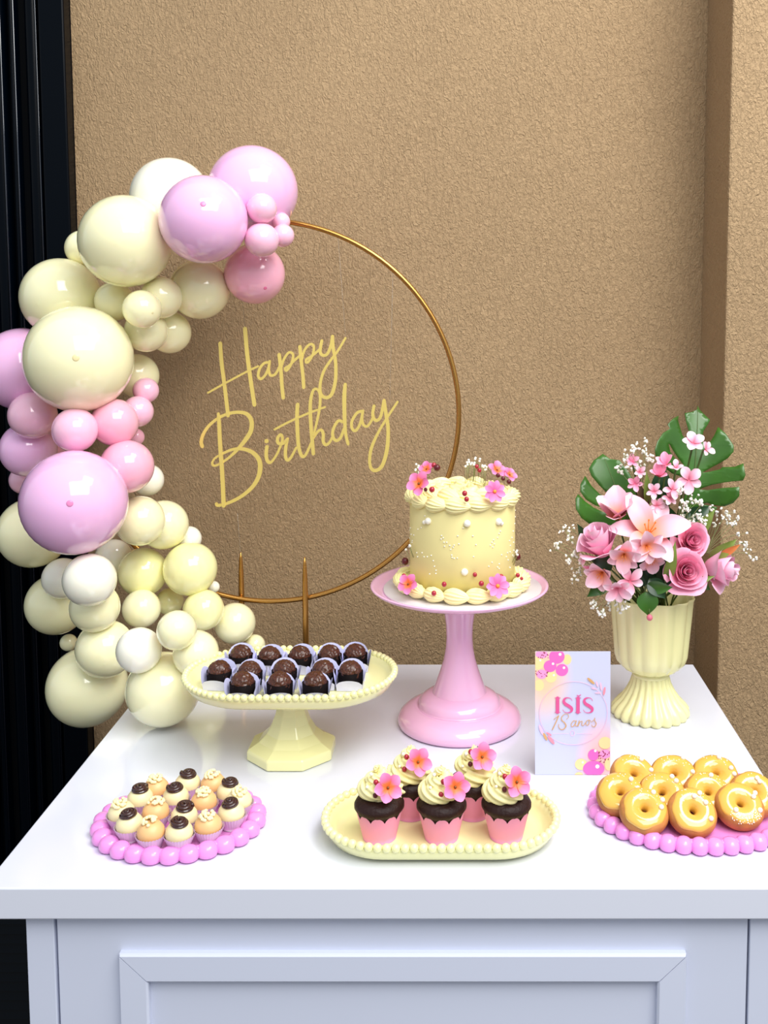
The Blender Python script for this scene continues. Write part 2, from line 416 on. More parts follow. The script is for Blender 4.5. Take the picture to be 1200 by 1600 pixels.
LET = [
 ('letter', RA, [([(203, 168), (212, 300), (235, 480), (260, 690)], 5.6), ([(382, 62), (398, 250), (425, 450), (450, 612)], 6), ([(115, 525), (240, 455), (400, 370), (476, 334)], 3.2)]),
 ('letter', RA, [([(558, 305), (520, 312), (487, 355), (478, 405), (498, 425), (530, 395), (552, 345), (560, 298)], 4), ([(560, 298), (553, 360), (565, 398), (595, 395), (618, 365), (634, 330)], 4)]),
 ('letter', RA, [([(628, 250), (640, 350), (648, 470), (658, 562)], 5.4), ([(642, 345), (662, 285), (698, 235), (728, 248), (722, 300), (700, 345), (680, 365), (672, 348), (700, 330), (735, 295), (772, 262)], 3.8)]),
 ('letter', RA, [([(778, 192), (788, 300), (800, 400), (806, 486)], 5.2), ([(790, 290), (810, 220), (850, 175), (878, 190), (870, 250), (840, 300), (822, 305), (825, 284), (860, 262), (900, 230), (928, 203)], 3.8)]),
 ('letter', RA, [([(936, 150), (928, 190), (925, 235), (945, 255), (975, 245), (1000, 190), (1013, 118)], 4.6), ([(1013, 118), (1018, 200), (1035, 300), (1035, 430), (1010, 530), (970, 560), (930, 535), (925, 460), (950, 370), (1000, 290), (1050, 225), (1107, 130)], [5, 5, 5.4, 5, 4.4, 4, 3.4])]),
 ('letter', RB, [([(290, 115), (298, 200), (310, 450), (335, 800), (350, 1130)], [4, 5.6, 6.2, 6.4, 6.4]),
                 ([(112, 478), (100, 430), (125, 340), (190, 245), (290, 165), (400, 115), (520, 100), (610, 125), (655, 200), (650, 300), (600, 390), (520, 490), (420, 590), (320, 660), (250, 690), (222, 668), (250, 610), (340, 555), (450, 510), (560, 505), (660, 540), (730, 610), (752, 700), (730, 820), (660, 930), (540, 1030), (400, 1100), (290, 1128), (268, 1110)], [5.5, 5, 4.5, 5, 6.5, 7, 4, 3.4, 3.2, 4.5, 6, 7.2, 6, 4.8, 4.5])]),
 ('letter', RB, [([(821, 417), (823, 419)], 6.6), ([(826, 480), (818, 560), (828, 630), (860, 655), (900, 620), (950, 540)], [5.4, 5.4, 5, 4, 3.6])]),
 ('letter', RB, [([(935, 570), (985, 450), (998, 380), (975, 348), (945, 385), (952, 440), (1000, 445), (1052, 396)], [3.6, 4, 4.4, 4.8, 4.8, 4]), ([(1052, 396), (1035, 480), (1030, 580), (1050, 628), (1090, 600), (1150, 490)], [4.8, 5, 4.6, 3.6])]),
 ('letter', RC, [([(325, 210), (320, 300), (325, 440), (335, 550), (360, 615), (390, 600), (432, 510)], [5.6, 5.8, 5.4, 4.6, 3.8]), ([(145, 405), (260, 345), (400, 282), (540, 230)], [3.4, 3.6, 3.4, 3])]),
 ('letter', RC, [([(448, 595), (440, 500), (428, 350), (425, 200), (445, 105), (475, 90), (500, 130), (498, 230), (475, 350), (450, 450)], [5.4, 5.6, 5.4, 4.4, 3.8, 4.4, 4, 3.2]), ([(450, 470), (480, 425), (508, 410), (525, 440), (525, 500), (545, 525), (575, 505), (604, 450)], [3.6, 4.4, 5, 4.4, 3.6])]),
 ('letter', RC, [([(676, 345), (640, 340), (605, 400), (600, 460), (625, 492), (660, 470), (688, 400)], 4.6), ([(697, 52), (690, 150), (692, 300), (700, 430), (720, 520)], [5, 6.4, 6, 4.6, 4.4])]),
 ('letter', RC, [([(832, 262), (790, 275), (750, 340), (750, 395), (775, 415), (805, 380), (825, 320), (835, 260)], 4.4), ([(835, 260), (828, 320), (840, 370), (870, 380), (900, 340), (918, 300)], 4)]),
 ('letter', RC, [([(922, 222), (912, 280), (920, 320), (945, 335), (975, 300), (1000, 180)], 4.8), ([(1000, 180), (1015, 280), (1032, 400), (1025, 550), (990, 680), (940, 725), (900, 710), (888, 640), (905, 540), (960, 420), (1020, 320), (1105, 190)], [5.4, 5.4, 6, 5.4, 4.6, 5, 4, 3.6])]),
]
lay = 0
for nm, (reg, scl), strokes in LET:
    mb = MB()
    for pts, w in strokes:
        q = []
        for x, y in cvt(reg, scl, pts):
            p = P(x, y, YS); q.append((p.x - sc0.x, p.z - sc0.z))
        k = px_m(1, 650, YS)
        ribbon(mb, q, [a * k for a in w] if hasattr(w, '__len__') else w * k, 0.0028, -0.00025 * (lay % 4))
        lay += 1
    mb.build(nm, M_goldm, sign, smooth=False, bevel=0)
# the clear nylon threads that hold it
M_thr = mat('nylon', (225, 225, 220), 0.2, trans=0.7)
a = P(372, 640, YS); b = P(376, 864, YR + 0.006)
th = MB()
for (x0, y0, x1, y1) in ((371, 802, 376, 868), (383, 512, 366, 352), (540, 526, 528, 369), (609, 626, 614, 421)):
    p, q = P(x0, y0, YS + 0.002), P(x1, y1, YR)
    MB().tube([p - sc0, q - sc0], 0.00022, 5).build('thread', M_thr, sign)

# ------------------------------------------------------------------ balloons
B_CREAM = mat('balloon_cream', (254, 248, 202), 0.10, coat=0.6, sss=0.2)
B_YEL = mat('balloon_yellow', (254, 249, 184), 0.10, coat=0.6, sss=0.2)
B_WHITE = mat('balloon_ivory', (255, 251, 232), 0.10, coat=0.6, sss=0.2)
B_LAV = mat('balloon_lilac_pink', (246, 192, 234), 0.10, coat=0.6, sss=0.2)
B_PINK = mat('balloon_pink', (254, 196, 220), 0.10, coat=0.6, sss=0.2)
B_ROSE = mat('balloon_rose', (253, 184, 206), 0.10, coat=0.6, sss=0.2)
BM = {'c': B_CREAM, 'y': B_YEL, 'w': B_WHITE, 'l': B_LAV, 'p': B_PINK, 'r': B_ROSE}
TIPM = {'c': mat('tip_cream', (236, 222, 168), 0.2), 'l': mat('tip_pink', (232, 140, 190), 0.2), 'r': mat('tip_rose', (232, 120, 160), 0.2)}
for k_ in 'ywp': TIPM[k_] = TIPM['c']
bproto = MB()
nu, nv = 40, 26; pts = []
prof = []
for j in range(nv + 1):
    t = pi * j / nv
    z = cos(t); r = sin(t)
    if z < 0: r *= 1 - 0.05 * z * z; z *= 1.06
    prof.append((max(r, 1e-4), z))
bproto.lathe(prof, nu)
bmesh_ = {}
def balloon_mesh(key):
    if key not in bmesh_:
        o = bproto.build('balloon', BM[key]); bmesh_[key] = o.data; bpy.data.objects.remove(o)
        kb = MB().lathe([(0.001, 0.02), (0.030, 0), (0.024, -0.03), (0.06, -0.09), (0.05, -0.095), (0.001, -0.07)], 12)
        o = kb.build('knot', BM[key]); bmesh_[key + 'k'] = o.data; bpy.data.objects.remove(o)
        o = MB().sphere((0, 0, 0), (0.062, 0.062, 0.012), 16, 8).build('tip', TIPM[key]); bmesh_[key + 't'] = o.data; bpy.data.objects.remove(o)
    return bmesh_[key]
# px x, px y, rx, ry, colour, tip offset or None, fixed Y or None, label      (listed back to front)
BAL = [
 (266, 309, 63, 63, 'w', None, None, 'large cream balloon at the top, half hidden behind two pink balloons'),
 (130, 388, 29, 29, 'c', None, None, 'small cream balloon peeking out left of the large upper cream balloon'),
 (395, 298, 70, 71, 'l', None, None, 'large pink balloon at the very top of the garland, touching the hoop'),
 (312, 452, 48, 47, 'c', None, None, 'medium cream balloon between the lower pink balloon and the small cream trio'),
 (265, 519, 34, 34, 'c', None, None, 'small cream balloon hanging lowest right below the cream trio'),
 (95, 465, 64, 63, 'c', None, None, 'large cream balloon at the left against the black door, above the biggest one'),
 (35, 577, 67, 67, 'l', None, None, 'large lilac pink balloon cut by the left edge of the picture'),
 (228, 517, 34, 34, 'c', None, None, 'small cream balloon directly under the small cream trio'),
 (214, 587, 35, 35, 'c', None, None, 'small cream balloon at the right side of the biggest cream balloon'),
 (228, 610, 20, 21, 'p', None, None, 'tiny pink balloon at the inner side below the cream ones'),
 (215, 643, 24, 26, 'p', None, None, 'small pink balloon at the inner edge behind the rose pink one'),
 (212, 683, 14, 14, 'r', None, None, 'tiny dark pink balloon tucked between two rose pink balloons'),
 (82, 692, 24, 24, 'r', None, None, 'small rose balloon squeezed above the big lilac pink balloon'),
 (37, 750, 23, 23, 'p', None, None, 'small dull pink balloon low at the left edge against the door'),
 (44, 702, 45, 45, 'l', None, None, 'medium lilac pink balloon at the left edge above the big one'),
 (231, 750, 24, 27, 'w', None, None, 'ivory balloon showing right of the lower rose pink balloon'),
 (52, 832, 57, 58, 'c', None, None, 'large cream balloon at the left edge behind the big lilac pink one'),
 (295, 842, 21, 20, 'w', None, None, 'small ivory balloon peeking out above the bright yellow balloon'),
 (334, 917, 9, 10, 'w', None, None, 'tiny ivory balloon just right of the bright yellow balloon'),
 (256, 820, 39, 40, 'c', None, None, 'medium cream balloon on the inner side, second right of the lilac pink one'),
 (88, 944, 50, 50, 'c', None, None, 'medium cream balloon low at the left against the black door'),
 (107, 1004, 14, 14, 'c', None, None, 'tiny shaded cream balloon just above the bottom left balloon'),
 (98, 904, 33, 34, 'w', None, None, 'small ivory balloon half hidden left of the white ivory balloon'),
 (398, 1008, 17, 17, 'c', None, None, 'small cream balloon at the far right end behind the pedestal tray'),
 (265, 940, 22, 22, 'y', None, None, 'small yellow balloon in the middle of the small lower balloons'),
 (136, 1073, 66, 65, 'c', None, 1.60, 'large cream balloon at the bottom left beside the table'),
 (255, 1077, 60, 61, 'c', None, 'rest', 'large cream balloon resting on the back left corner of the table'),
 (164, 1014, 47, 48, 'c', None, None, 'medium cream balloon above the bottom left balloon'),
 (306, 1021, 38, 36, 'c', None, None, 'medium cream balloon just left of the pedestal tray'),
 (179, 660, 37, 39, 'r', None, None, 'medium rose pink balloon right of the small pale pink one'),
 (51, 649, 39, 38, 'p', None, None, 'medium pink balloon at the left under the biggest cream balloon'),
 (198, 729, 43, 43, 'r', None, None, 'medium rose pink balloon at the upper right of the big lilac pink one'),
 (219, 814, 39, 41, 'c', None, None, 'medium cream balloon touching the right side of the big lilac pink one'),
 (177, 871, 30, 29, 'w', None, None, 'small ivory balloon under the right side of the big lilac pink one'),
 (148, 949, 42, 39, 'c', None, None, 'medium cream balloon directly below the white ivory balloon'),
 (223, 894, 39, 40, 'y', None, None, 'medium yellow balloon left of the brightest yellow one'),
 (297, 889, 43, 43, 'y', None, None, 'bright yellow balloon at the right side of the lower garland'),
 (367, 974, 33, 33, 'c', None, None, 'small cream balloon nearest the pedestal tray, at the garland end'),
 (318, 953, 33, 33, 'y', None, None, 'small yellow balloon second from the right end of the garland'),
 (221, 951, 32, 30, 'c', None, None, 'small cream balloon under the yellow ones, above the whitest small balloon'),
 (276, 985, 32, 32, 'c', None, None, 'small cream balloon in the row just above the table corner balloon'),
 (217, 1016, 37, 37, 'w', None, None, 'whitest small balloon in front of the two bottom balloons'),
 (140, 906, 44, 42, 'w', None, None, 'white ivory balloon in front, under the big lilac pink balloon'),
 (179, 471, 31, 32, 'c', None, None, 'left balloon of the small cream trio'),
 (398, 428, 50, 45, 'r', (0.45, -0.62), None, 'pink balloon below the tiny pink cluster with a dark tip'),
 (252, 465, 33, 33, 'c', None, None, 'right balloon of the small cream trio'),
 (222, 483, 30, 31, 'c', (0.8, -0.3), None, 'front balloon of the small cream trio'),
 (439, 346, 15, 14, 'p', None, None, 'tiniest pink balloon beside the start of the hoop'),
 (409, 326, 25, 23, 'p', None, None, 'upper balloon of the tiny pink cluster'),
 (442, 368, 17, 19, 'p', None, None, 'right balloon of the tiny pink cluster'),
 (409, 375, 27, 27, 'p', None, None, 'lower left and largest balloon of the tiny pink cluster'),
 (196, 377, 76, 71, 'c', None, None, 'very large cream balloon in the upper left, behind the front pink one'),
 (318, 343, 68, 71, 'l', (0.0, 0.35), None, 'large pink balloon in front at the top, with a visible darker tip'),
 (123, 561, 89, 83, 'c', (-0.05, 0.02), None, 'biggest cream balloon of the garland, at the left centre'),
 (117, 672, 38, 34, 'p', None, None, 'small pale pink balloon directly beneath the biggest cream balloon'),
 (116, 785, 88, 82, 'l', (-0.08, -0.02), None, 'very large lilac pink balloon low at the left, the biggest pink one'),
]
placed = []; LOG = []
for i, (px, py, rx, ry, c, tip, fy, lab) in enumerate(BAL):
    r_px = (rx + ry) / 2
    Y = fy if fy else 1.755 - r_px / F * 1.7
    if fy == 'rest':
        Y = 1.5
        for it in range(30):
            r = px_m(61, py, Y); Y = Y - (ZT + r - P(px, py, Y).z) * 0 + (P(px, py, Y).z - r - ZT) * 1.5
    if not fy:
        for it in range(400):
            p = P(px, py, Y); r = px_m(r_px, py, Y)
            ok = True
            for q, rq, qx, qy, qr in placed:
                if (p - q).length < 0.86 * (r + rq): ok = False; break
                if math.hypot(px - qx, py - qy) < 0.92 * (r_px + qr) and p.y > q.y - 0.25 * rq: ok = False; break
            # keep clear of the table top
            if ok and p.z - r < ZT + 0.001 and p.z > ZT - 0.02 and p.x + r * 0.8 > TX0 and p.y - r < YB - 0.0: pass
            if ok: break
            Y -= 0.003
    p = P(px, py, Y); placed.append((p, px_m(r_px, py, Y), px, py, r_px))
    o = bpy.data.objects.new('balloon', balloon_mesh(c)); COL.objects.link(o)
    LOG.append((px, py, round(Y, 3)))
    tag(o, lab, 'balloon', 'cream, yellow and pink balloons of the garland')
    sx, sz = px_m(rx, py, Y), px_m(ry, py, Y)
    # knot points back towards the hoop; local -Z is the knot
    tgt = Vector((rc.x + 0.9 * (p.x - rc.x), YR + 0.05, p.z))
    if tip:
        d = (cam.location - p).normalized()
        rt = Vector((1, 0, 0)); up = d.cross(rt).normalized() * -1
        nn = (d + rt * tip[0] + Vector((0, 0, 1)) * tip[1]).normalized()
        qrot = nn.to_track_quat('Z', 'Y')
    else:
        qrot = ((p - tgt).normalized() + Vector((random.uniform(-.4, .4), 0, random.uniform(-.4, .4)))).normalized().to_track_quat('Z', 'Y')
    o.location = p; o.rotation_mode = 'QUATERNION'; o.rotation_quaternion = qrot
    u_, v_ = (px - PX) / F, (py - HOR) / F
    rad = (sx / sqrt(1 + u_ * u_) + sz / sqrt(1 + v_ * v_)) / 2
    o.scale = (rad, rad, rad)
    k = bpy.data.objects.new('knot', bmesh_[c + 'k']); COL.objects.link(k); k.parent = o; k.location = (0, 0, -1.055)
    if tip:
        k = bpy.data.objects.new('tip', bmesh_[c + 't']); COL.objects.link(k); k.parent = o; k.location = (0, 0, 0.998)

# ------------------------------------------------------------------ trays
def stadium(a, b, n=20):
    out = []
    s = a - b
    for i in range(n + 1):
        t = -pi / 2 + pi * i / n; out.append((s + b * cos(t), b * sin(t)))
    for k in range(1, 6): out.append((s - 2 * s * k / 6, b))
    for i in range(n + 1):
        t = pi / 2 + pi * i / n; out.append((-s + b * cos(t), b * sin(t)))
    for k in range(1, 6): out.append((-s + 2 * s * k / 6, -b))
    return out
def stadium_tray(a, b, h, fz=0.004):
    mb = MB(); rings = []
    for o, z in ((-0.020, 0.0), (-0.017, 0.0), (-0.006, 0.006), (-0.001, h * 0.7), (0.001, h), (-0.002, h + 0.001), (-0.005, h), (-0.008, h * 0.65), (-0.014, fz + 0.0015), (-0.022, fz), (-0.04, fz)):
        rings.append([(x, y, z) for x, y in stadium(a + o, b + o)])
    n = len(rings[0])
    pts = [p for r in rings for p in r]
    mb.grid(pts, len(rings), n, False, True)
    mb.f.append(tuple(range(n))); mb.f.append(tuple((len(rings) - 1) * n + i for i in reversed(range(n))))
    return mb
def along(path, step):
    P2 = [Vector((x, y, 0)) for x, y in path]; n = len(P2)
    L = sum((P2[(i + 1) % n] - P2[i]).length for i in range(n)); cnt = round(L / step); st = L / cnt; out = []; d = 0; tgt = 0
    for i in range(n):
        a, b = P2[i], P2[(i + 1) % n]; l = (b - a).length
        while l > 0 and tgt < d + l - 1e-9 and len(out) < cnt:
            out.append((a.lerp(b, (tgt - d) / l), (b - a).normalized())); tgt += st
        d += l
    return out
def sph_obj(name, m, r, nu=12, nv=8):
    return MB().sphere((0, 0, 0), r, nu, nv).build(name, m)

# yellow oval tray with the cupcakes
zrim = 0.020
Ytc = (YT(1328, ZT + zrim) + YT(1232, ZT + zrim)) / 2
tray = thing('oval_tray', 'pale yellow oval tray with beaded rim under the cupcakes', 'tray', (XX(689, 1280, Ytc), Ytc, ZT + 0.0006))
TA, TBd = px_m(181, 1280, Ytc), (YT(1232, ZT + zrim) - YT(1328, ZT + zrim)) / 2 + 0.002
stadium_tray(TA, TBd, zrim).build('tray_body', M_yel, tray)
bd = None
for p, t in along(stadium(TA - 0.0005, TBd - 0.0005), 0.0098):
    if bd is None: bd = sph_obj('bead', M_yel, 0.0051, 12, 8); bd.parent = tray; bd.location = (p.x, p.y, zrim + 0.002)
    else: put(bd, tray, Matrix.Translation((p.x, p.y, zrim + 0.002)))

# yellow pedestal tray
Yp = YT(1207) + 0.056
ped = thing('pedestal_tray', 'pale yellow oval beaded tray on an octagonal pedestal foot', 'cake stand', (XX(456, 1160, Yp), Yp, ZT + 0.0005))
hr = P(456, 1050, Yp).z - ZT          # rim height above table
PA, PB = px_m(163, 1050, Yp), 0.091
tb_z = hr - 0.022
o = stadium_tray(PA, PB, 0.020, 0.0095).build('tray_body', M_yel, ped, M=Matrix.Translation((0, 0, tb_z)))
bd2 = None
for p, t in along(stadium(PA - 0.0005, PB - 0.0005), 0.0092):
    if bd2 is None: bd2 = sph_obj('bead', M_yel, 0.0047, 12, 8); bd2.parent = ped; bd2.location = (p.x, p.y, hr)
    else: put(bd2, ped, Matrix.Translation((p.x, p.y, hr)))
prof = [(0.001, 0), (0.0595, 0), (0.0605, 0.002), (0.0605, 0.012), (0.0585, 0.0145), (0.045, 0.022), (0.034, 0.032), (0.0265, 0.045), (0.0215, 0.058), (0.0195, 0.066), (0.021, tb_z - 0.004), (0.023, tb_z + 0.001), (0.001, tb_z + 0.001)]
MB().lathe(prof, 8, Matrix.Rotation(pi / 8, 4, 'Z')).build('pedestal_foot', M_yel, ped, smooth=False, bevel=0.0015)
MB().lathe([(0.001, tb_z - 0.004), (0.055, tb_z - 0.004), (0.058, tb_z - 0.002), (0.055, tb_z), (0.001, tb_z)], 32).build('mounting_disc', mat('brown_disc', (120, 78, 60), 0.5), ped)

# pink trays with fat beads
def pink_tray(label, c, a, b, n):
    t = thing('beaded_tray', label, 'tray', (c[0], c[1], ZT + 0.0005), group='pink beaded trays')
    ring = lambda o, z: [((a + o) * cos(2 * pi * i / 64), (b + o) * sin(2 * pi * i / 64), z) for i in range(64)]
    rs = [ring(-0.016, 0.001), ring(-0.010, 0.002), ring(-0.010, 0.012), ring(-0.016, 0.013), ring(-0.022, 0.007), ring(-0.035, 0.006)]
    mb = MB(); mb.grid([p for r in rs for p in r], len(rs), 64, False, True)
    mb.f.append(tuple(range(64))); mb.f.append(tuple(5 * 64 + i for i in reversed(range(64))))
    mb.build('tray_plate', M_pinkp, t)
    el = [((a - 0.0125) * cos(2 * pi * i / 90), (b - 0.0125) * sin(2 * pi * i / 90)) for i in range(90)]
    L = sum(math.dist(el[i], el[(i + 1) % 90]) for i in range(90)); st = L / n
    be = MB(); rx = st * 0.60; pr = [(0.72, 0.0), (0.93, 0.12), (1.0, 0.35), (0.97, 0.55), (0.84, 0.78), (0.6, 0.92), (0.3, 0.985), (0.01, 1.0)]
    for k, (p, tt) in enumerate(along(el, st)):
        if k == 0:
            seg = 18
            pts = [(q * rx * cos(2 * pi * i / seg), q * 0.0115 * sin(2 * pi * i / seg), z * 0.0155) for i in range(seg) for q, z in pr]
            be.grid(pts, seg, len(pr), True); be.f.append(tuple(i * len(pr) for i in range(seg)))
            bo = be.build('bead', M_pinkp, t); bo.matrix_local = Matrix.Translation(p) @ Matrix.Rotation(atan2(tt.y, tt.x), 4, 'Z')
        else: put(bo, t, Matrix.Translation(p) @ Matrix.Rotation(atan2(tt.y, tt.x), 4, 'Z'))
    return t
Yl = YT(1357) + 0.088
pink_tray('pink beaded oval tray at the left holding the small filled sweets', (XX(281, 1290, Yl), Yl), px_m(136, 1290, Yl), 0.088, 26)
Yr = YT(1342) + 0.098
pink_tray('pink beaded tray at the right edge holding the donuts', (XX(1084, 1260, Yr), Yr), px_m(168, 1260, Yr), 0.098, 37)

# ------------------------------------------------------------------ cake stand and cake
Yc = YT(1171) + 0.0885
Xc = XX(718, 1128, Yc)
st = thing('cake_stand', 'glossy pink round cake stand with a tall waisted stem', 'cake stand', (Xc, Yc, ZT + 0.0005))
hp = P(718, 915, Yc).z - ZT
MB().lathe([(0.001, 0), (0.085, 0), (0.0885, 0.003), (0.089, 0.008), (0.086, 0.015), (0.078, 0.022), (0.068, 0.0265), (0.0615, 0.028), (0.0595, 0.0265), (0.059, 0.029),
            (0.058, 0.034), (0.053, 0.040), (0.0455, 0.0445), (0.0395, 0.0465), (0.0375, 0.0465)], 72).build('foot', M_pinks, st)
MB().lathe([(0.0395, 0.0455), (0.0365, 0.053), (0.0325, 0.064), (0.0275, 0.078), (0.0225, 0.095), (0.0195, 0.112), (0.0187, 0.128), (0.0194, 0.145), (0.022, 0.162), (0.0262, hp - 0.020), (0.029, hp - 0.0125)], 64).build('stem', M_pinks, st)
MB().lathe([(0.001, hp - 0.013), (0.03, hp - 0.013), (0.08, hp - 0.0115), (0.110, hp - 0.008), (0.122, hp - 0.003), (0.1268, hp + 0.001), (0.1262, hp + 0.003), (0.122, hp + 0.0022), (0.116, hp - 0.003), (0.108, hp - 0.0055), (0.001, hp - 0.006)], 96).build('plate', M_pinks, st)
zb = ZT + hp - 0.0053
board = MB().lathe([(0.001, 0), (0.1125, 0), (0.1135, 0.0008), (0.1135, 0.0028), (0.1125, 0.0036), (0.001, 0.0036)], 72).build('cake_board', M_board, M=Matrix.Translation((Xc + 0.005, Yc, zb)))
tag(board, 'thin silvery white round board between cake and pink stand', 'cake board')
CX, CY, CZ0 = Xc + 0.004, Yc, zb + 0.0042
RC_ = px_m(165 / 2, 860, Yc - 0.01)
HC = P(718, 792, Yc - RC_).z - CZ0
cake = thing('birthday_cake', 'round pale yellow birthday cake with piped borders, pearls and pink flowers', 'cake', (CX, CY, CZ0))
MB().lathe([(0.001, 0), (RC_, 0), (RC_ + 0.0003, HC * 0.5), (RC_, HC - 0.004), (RC_ - 0.002, HC - 0.001), (RC_ - 0.006, HC), (0.001, HC)], 96).build('cake_body', M_cake, cake)
def shell_mesh(L, Wd, H, ridges=13):
    mb = MB(); nu, nv = 20, 65; pts = []
    for i in range(nu + 1):
        t = i / nu
        env = (sin(pi * min(1, t * 1.05) ** 0.75) ** 0.7 if 0 < t < 0.95 else 0.06)
        x = (t - 0.45) * L
        for j in range(nv):
            a = 2 * pi * j / nv
            rr = env * (1 + 0.11 * cos(ridges * a)) * (1 if True else 0)
            bend = 0.25 * Wd * sin(pi * t)
            pts.append((x, Wd * 0.5 * rr * cos(a + 0.5 * t), H * 0.5 * rr * sin(a + 0.5 * t)))
    mb.grid(pts, nu + 1, nv, False, True)
    mb.f.append(tuple(range(nv))); mb.f.append(tuple(nu * nv + i for i in range(nv)))
    return mb
def ringput(proto, n, R, z, tilt, parent, yaw=0.0, phase=0.0, zj=0.0, first=None):
    for k in range(n):
        a = 2 * pi * (k + phase) / n
        Mx = Matrix.Translation((R * cos(a), R * sin(a), z + random.uniform(-zj, zj))) @ Matrix.Rotation(a + pi / 2 + yaw, 4, 'Z') @ Matrix.Rotation(tilt, 4, 'X') @ Matrix.Scale(random.uniform(.94, 1.06), 4)
        put(proto, parent, Mx)
def proto(mb, name, m, **k):
    o = mb.build(name, m, None, **k); return o
sh = proto(shell_mesh(0.040, 0.024, 0.020), 'piped_shell', M_cream)
ringput(sh, 15, RC_ - 0.004, HC + 0.001, radians(10), cake, yaw=radians(-14), zj=0.001)
ringput(sh, 12, RC_ - 0.022, HC + 0.008, 0.2, cake, yaw=radians(-25), phase=0.3, zj=0.001)
ringput(sh, 18, RC_ + 0.0115, 0.0095, radians(-20), cake, yaw=radians(-14), phase=0.2, zj=0.001)
bpy.data.objects.remove(sh)
def swirl_mesh(R0, H, turns, r0, r1, ridges=6, tw=5.0, N=90, seg=30, amp=0.17):
    mb = MB(); pts = []
    for i in range(N + 1):
        t = i / N; a = 2 * pi * turns * t; rad = R0 * (1 - t) ** 0.85; z = H * (t ** 1.1) + r0 * 0.6; rp_ = r0 + (r1 - r0) * t
        if i == 0 or i == N: rp_ *= 0.15
        for j in range(seg):
            f = 2 * pi * j / seg; q = rp_ * (1 + amp * cos(ridges * f + tw * a))
            pts.append(((rad + q * cos(f)) * cos(a), (rad + q * cos(f)) * sin(a), z + q * sin(f) * 0.9))
    mb.grid(pts, N + 1, seg, False, True)
    mb.f.append(tuple(range(seg))); mb.f.append(tuple(N * seg + i for i in range(seg)))
    mb.lathe([(R0 * 1.0, 0.0), (R0 * 0.9, H * 0.4), (R0 * 0.4, H * 0.8), (0.0005, H * 1.0)], 16)
    k = len(mb.v)
    return mb
ros = proto(swirl_mesh(0.010, 0.012, 1.6, 0.0085, 0.004, N=50, seg=24), 'piped_rosette', M_cream)
for (x, y, s) in ((-0.03, 0.005, 1.0), (0.0, 0.024, 1.15), (0.012, -0.008, 1.05), (0.036, 0.012, .95), (-0.012, -0.024, .8), (-0.034, 0.035, .9)):
    put(ros, cake, Matrix.Translation((x, y, HC - 0.001)) @ Matrix.Rotation(random.random() * 6, 4, 'Z') @ Matrix.Scale(s, 4))
bpy.data.objects.remove(ros)

def petal(L, Wd, e0=0.3, curl=0.4, cup=0.2, shape=1.0, nu=7, nv=9, notch=0.0, ruf=0.0, base=0.12, pw=0.6):
    """base at origin, grows along +Y rising by e0, curling; u across"""
    vs, uv = [], []
    y = z = 0.0; path = [(0, 0, e0)]
    for j in range(1, nv):
        a = e0 + curl * (j / (nv - 1)); st_ = L / (nv - 1); y += cos(a) * st_; z += sin(a) * st_; path.append((y, z, a))
    for j, (y, z, a) in enumerate(path):
        v = j / (nv - 1); w = Wd / 2 * max(base * (1 - v), sin(pi * min(v ** shape, 1)) ** pw if v < 1 else 0.0)
        if j == nv - 1: w = Wd * (0.10 if pw < 1 else 0.01)
        for i in range(nu):
            u = -1 + 2 * i / (nu - 1)
            h = cup * w * (u * u) + ruf * sin(u * 7 + v * 5) * v * w
            yy = y - notch * L * (1 - abs(u)) * (v > 0.99)
            vs.append((u * w, yy - sin(a) * h, z + cos(a) * h)); uv.append((i / (nu - 1) * 0.98 + 0.01, v * 0.98 + 0.01))
    mb = MB(); mb.grid(vs, nv, nu, uvs=uv); return mb

# shared petal meshes
def mesh_of(mb, name, m):
    o = mb.build(name, m, recalc=False); d = o.data; bpy.data.objects.remove(o); return d
def mesh_obj(name, data, parent, M):
    o = bpy.data.objects.new(name, data); COL.objects.link(o); o.parent = parent; o.matrix_local = M; return o
PT_SUGAR = mesh_of(petal(0.0135, 0.0110, 0.45, -0.35, 0.22, 1.35, ruf=0.05), 'petal', M_fl)
PT_COS = mesh_of(petal(0.0130, 0.0078, 0.25, -0.2, 0.15, 1.5), 'petal', M_fl2)
HEART = mesh_of(MB().sphere((0, 0, 0.001), (0.0022, 0.0022, 0.0018), 10, 6), 'flower_heart', M_orange)
HEARTG = mesh_of(MB().sphere((0, 0, 0.001), (0.0014, 0.0014, 0.0015), 10, 6), 'flower_heart', mat('dull_gold', (130, 76, 30), 0.4))
def flower_part(parent, loc, n, spin=0, sc=1.0, kind='sugar', cnt=None):
    f = mesh_obj('flower', HEART if kind == 'cos' else HEARTG, parent, place(loc, n, spin, sc))
    cnt = cnt or (8 if kind == 'cos' else 5)
    for k in range(cnt):
        mesh_obj('petal', PT_COS if kind == 'cos' else PT_SUGAR, f, Matrix.Rotation(2 * pi * k / cnt + random.uniform(-.08, .08), 4, 'Z') @ Matrix.Rotation(random.uniform(-.12, .12), 4, 'X'))
    return f
BER = mesh_of(MB().sphere((0, 0, 0), (1, 1, 1.1), 12, 8), 'berry', M_berry)
BERD = mesh_of(MB().sphere((0, 0, 0), (1, 1, 1.1), 12, 8), 'berry', M_berryd)
PEA = mesh_of(MB().sphere((0, 0, 0), (1, 1, 1), 12, 8), 'pearl', M_pearl)
def ball_part(name, data, parent, loc, r): return mesh_obj(name, data, parent, Matrix.Translation(Vector(loc)) @ Matrix.Scale(r, 4))
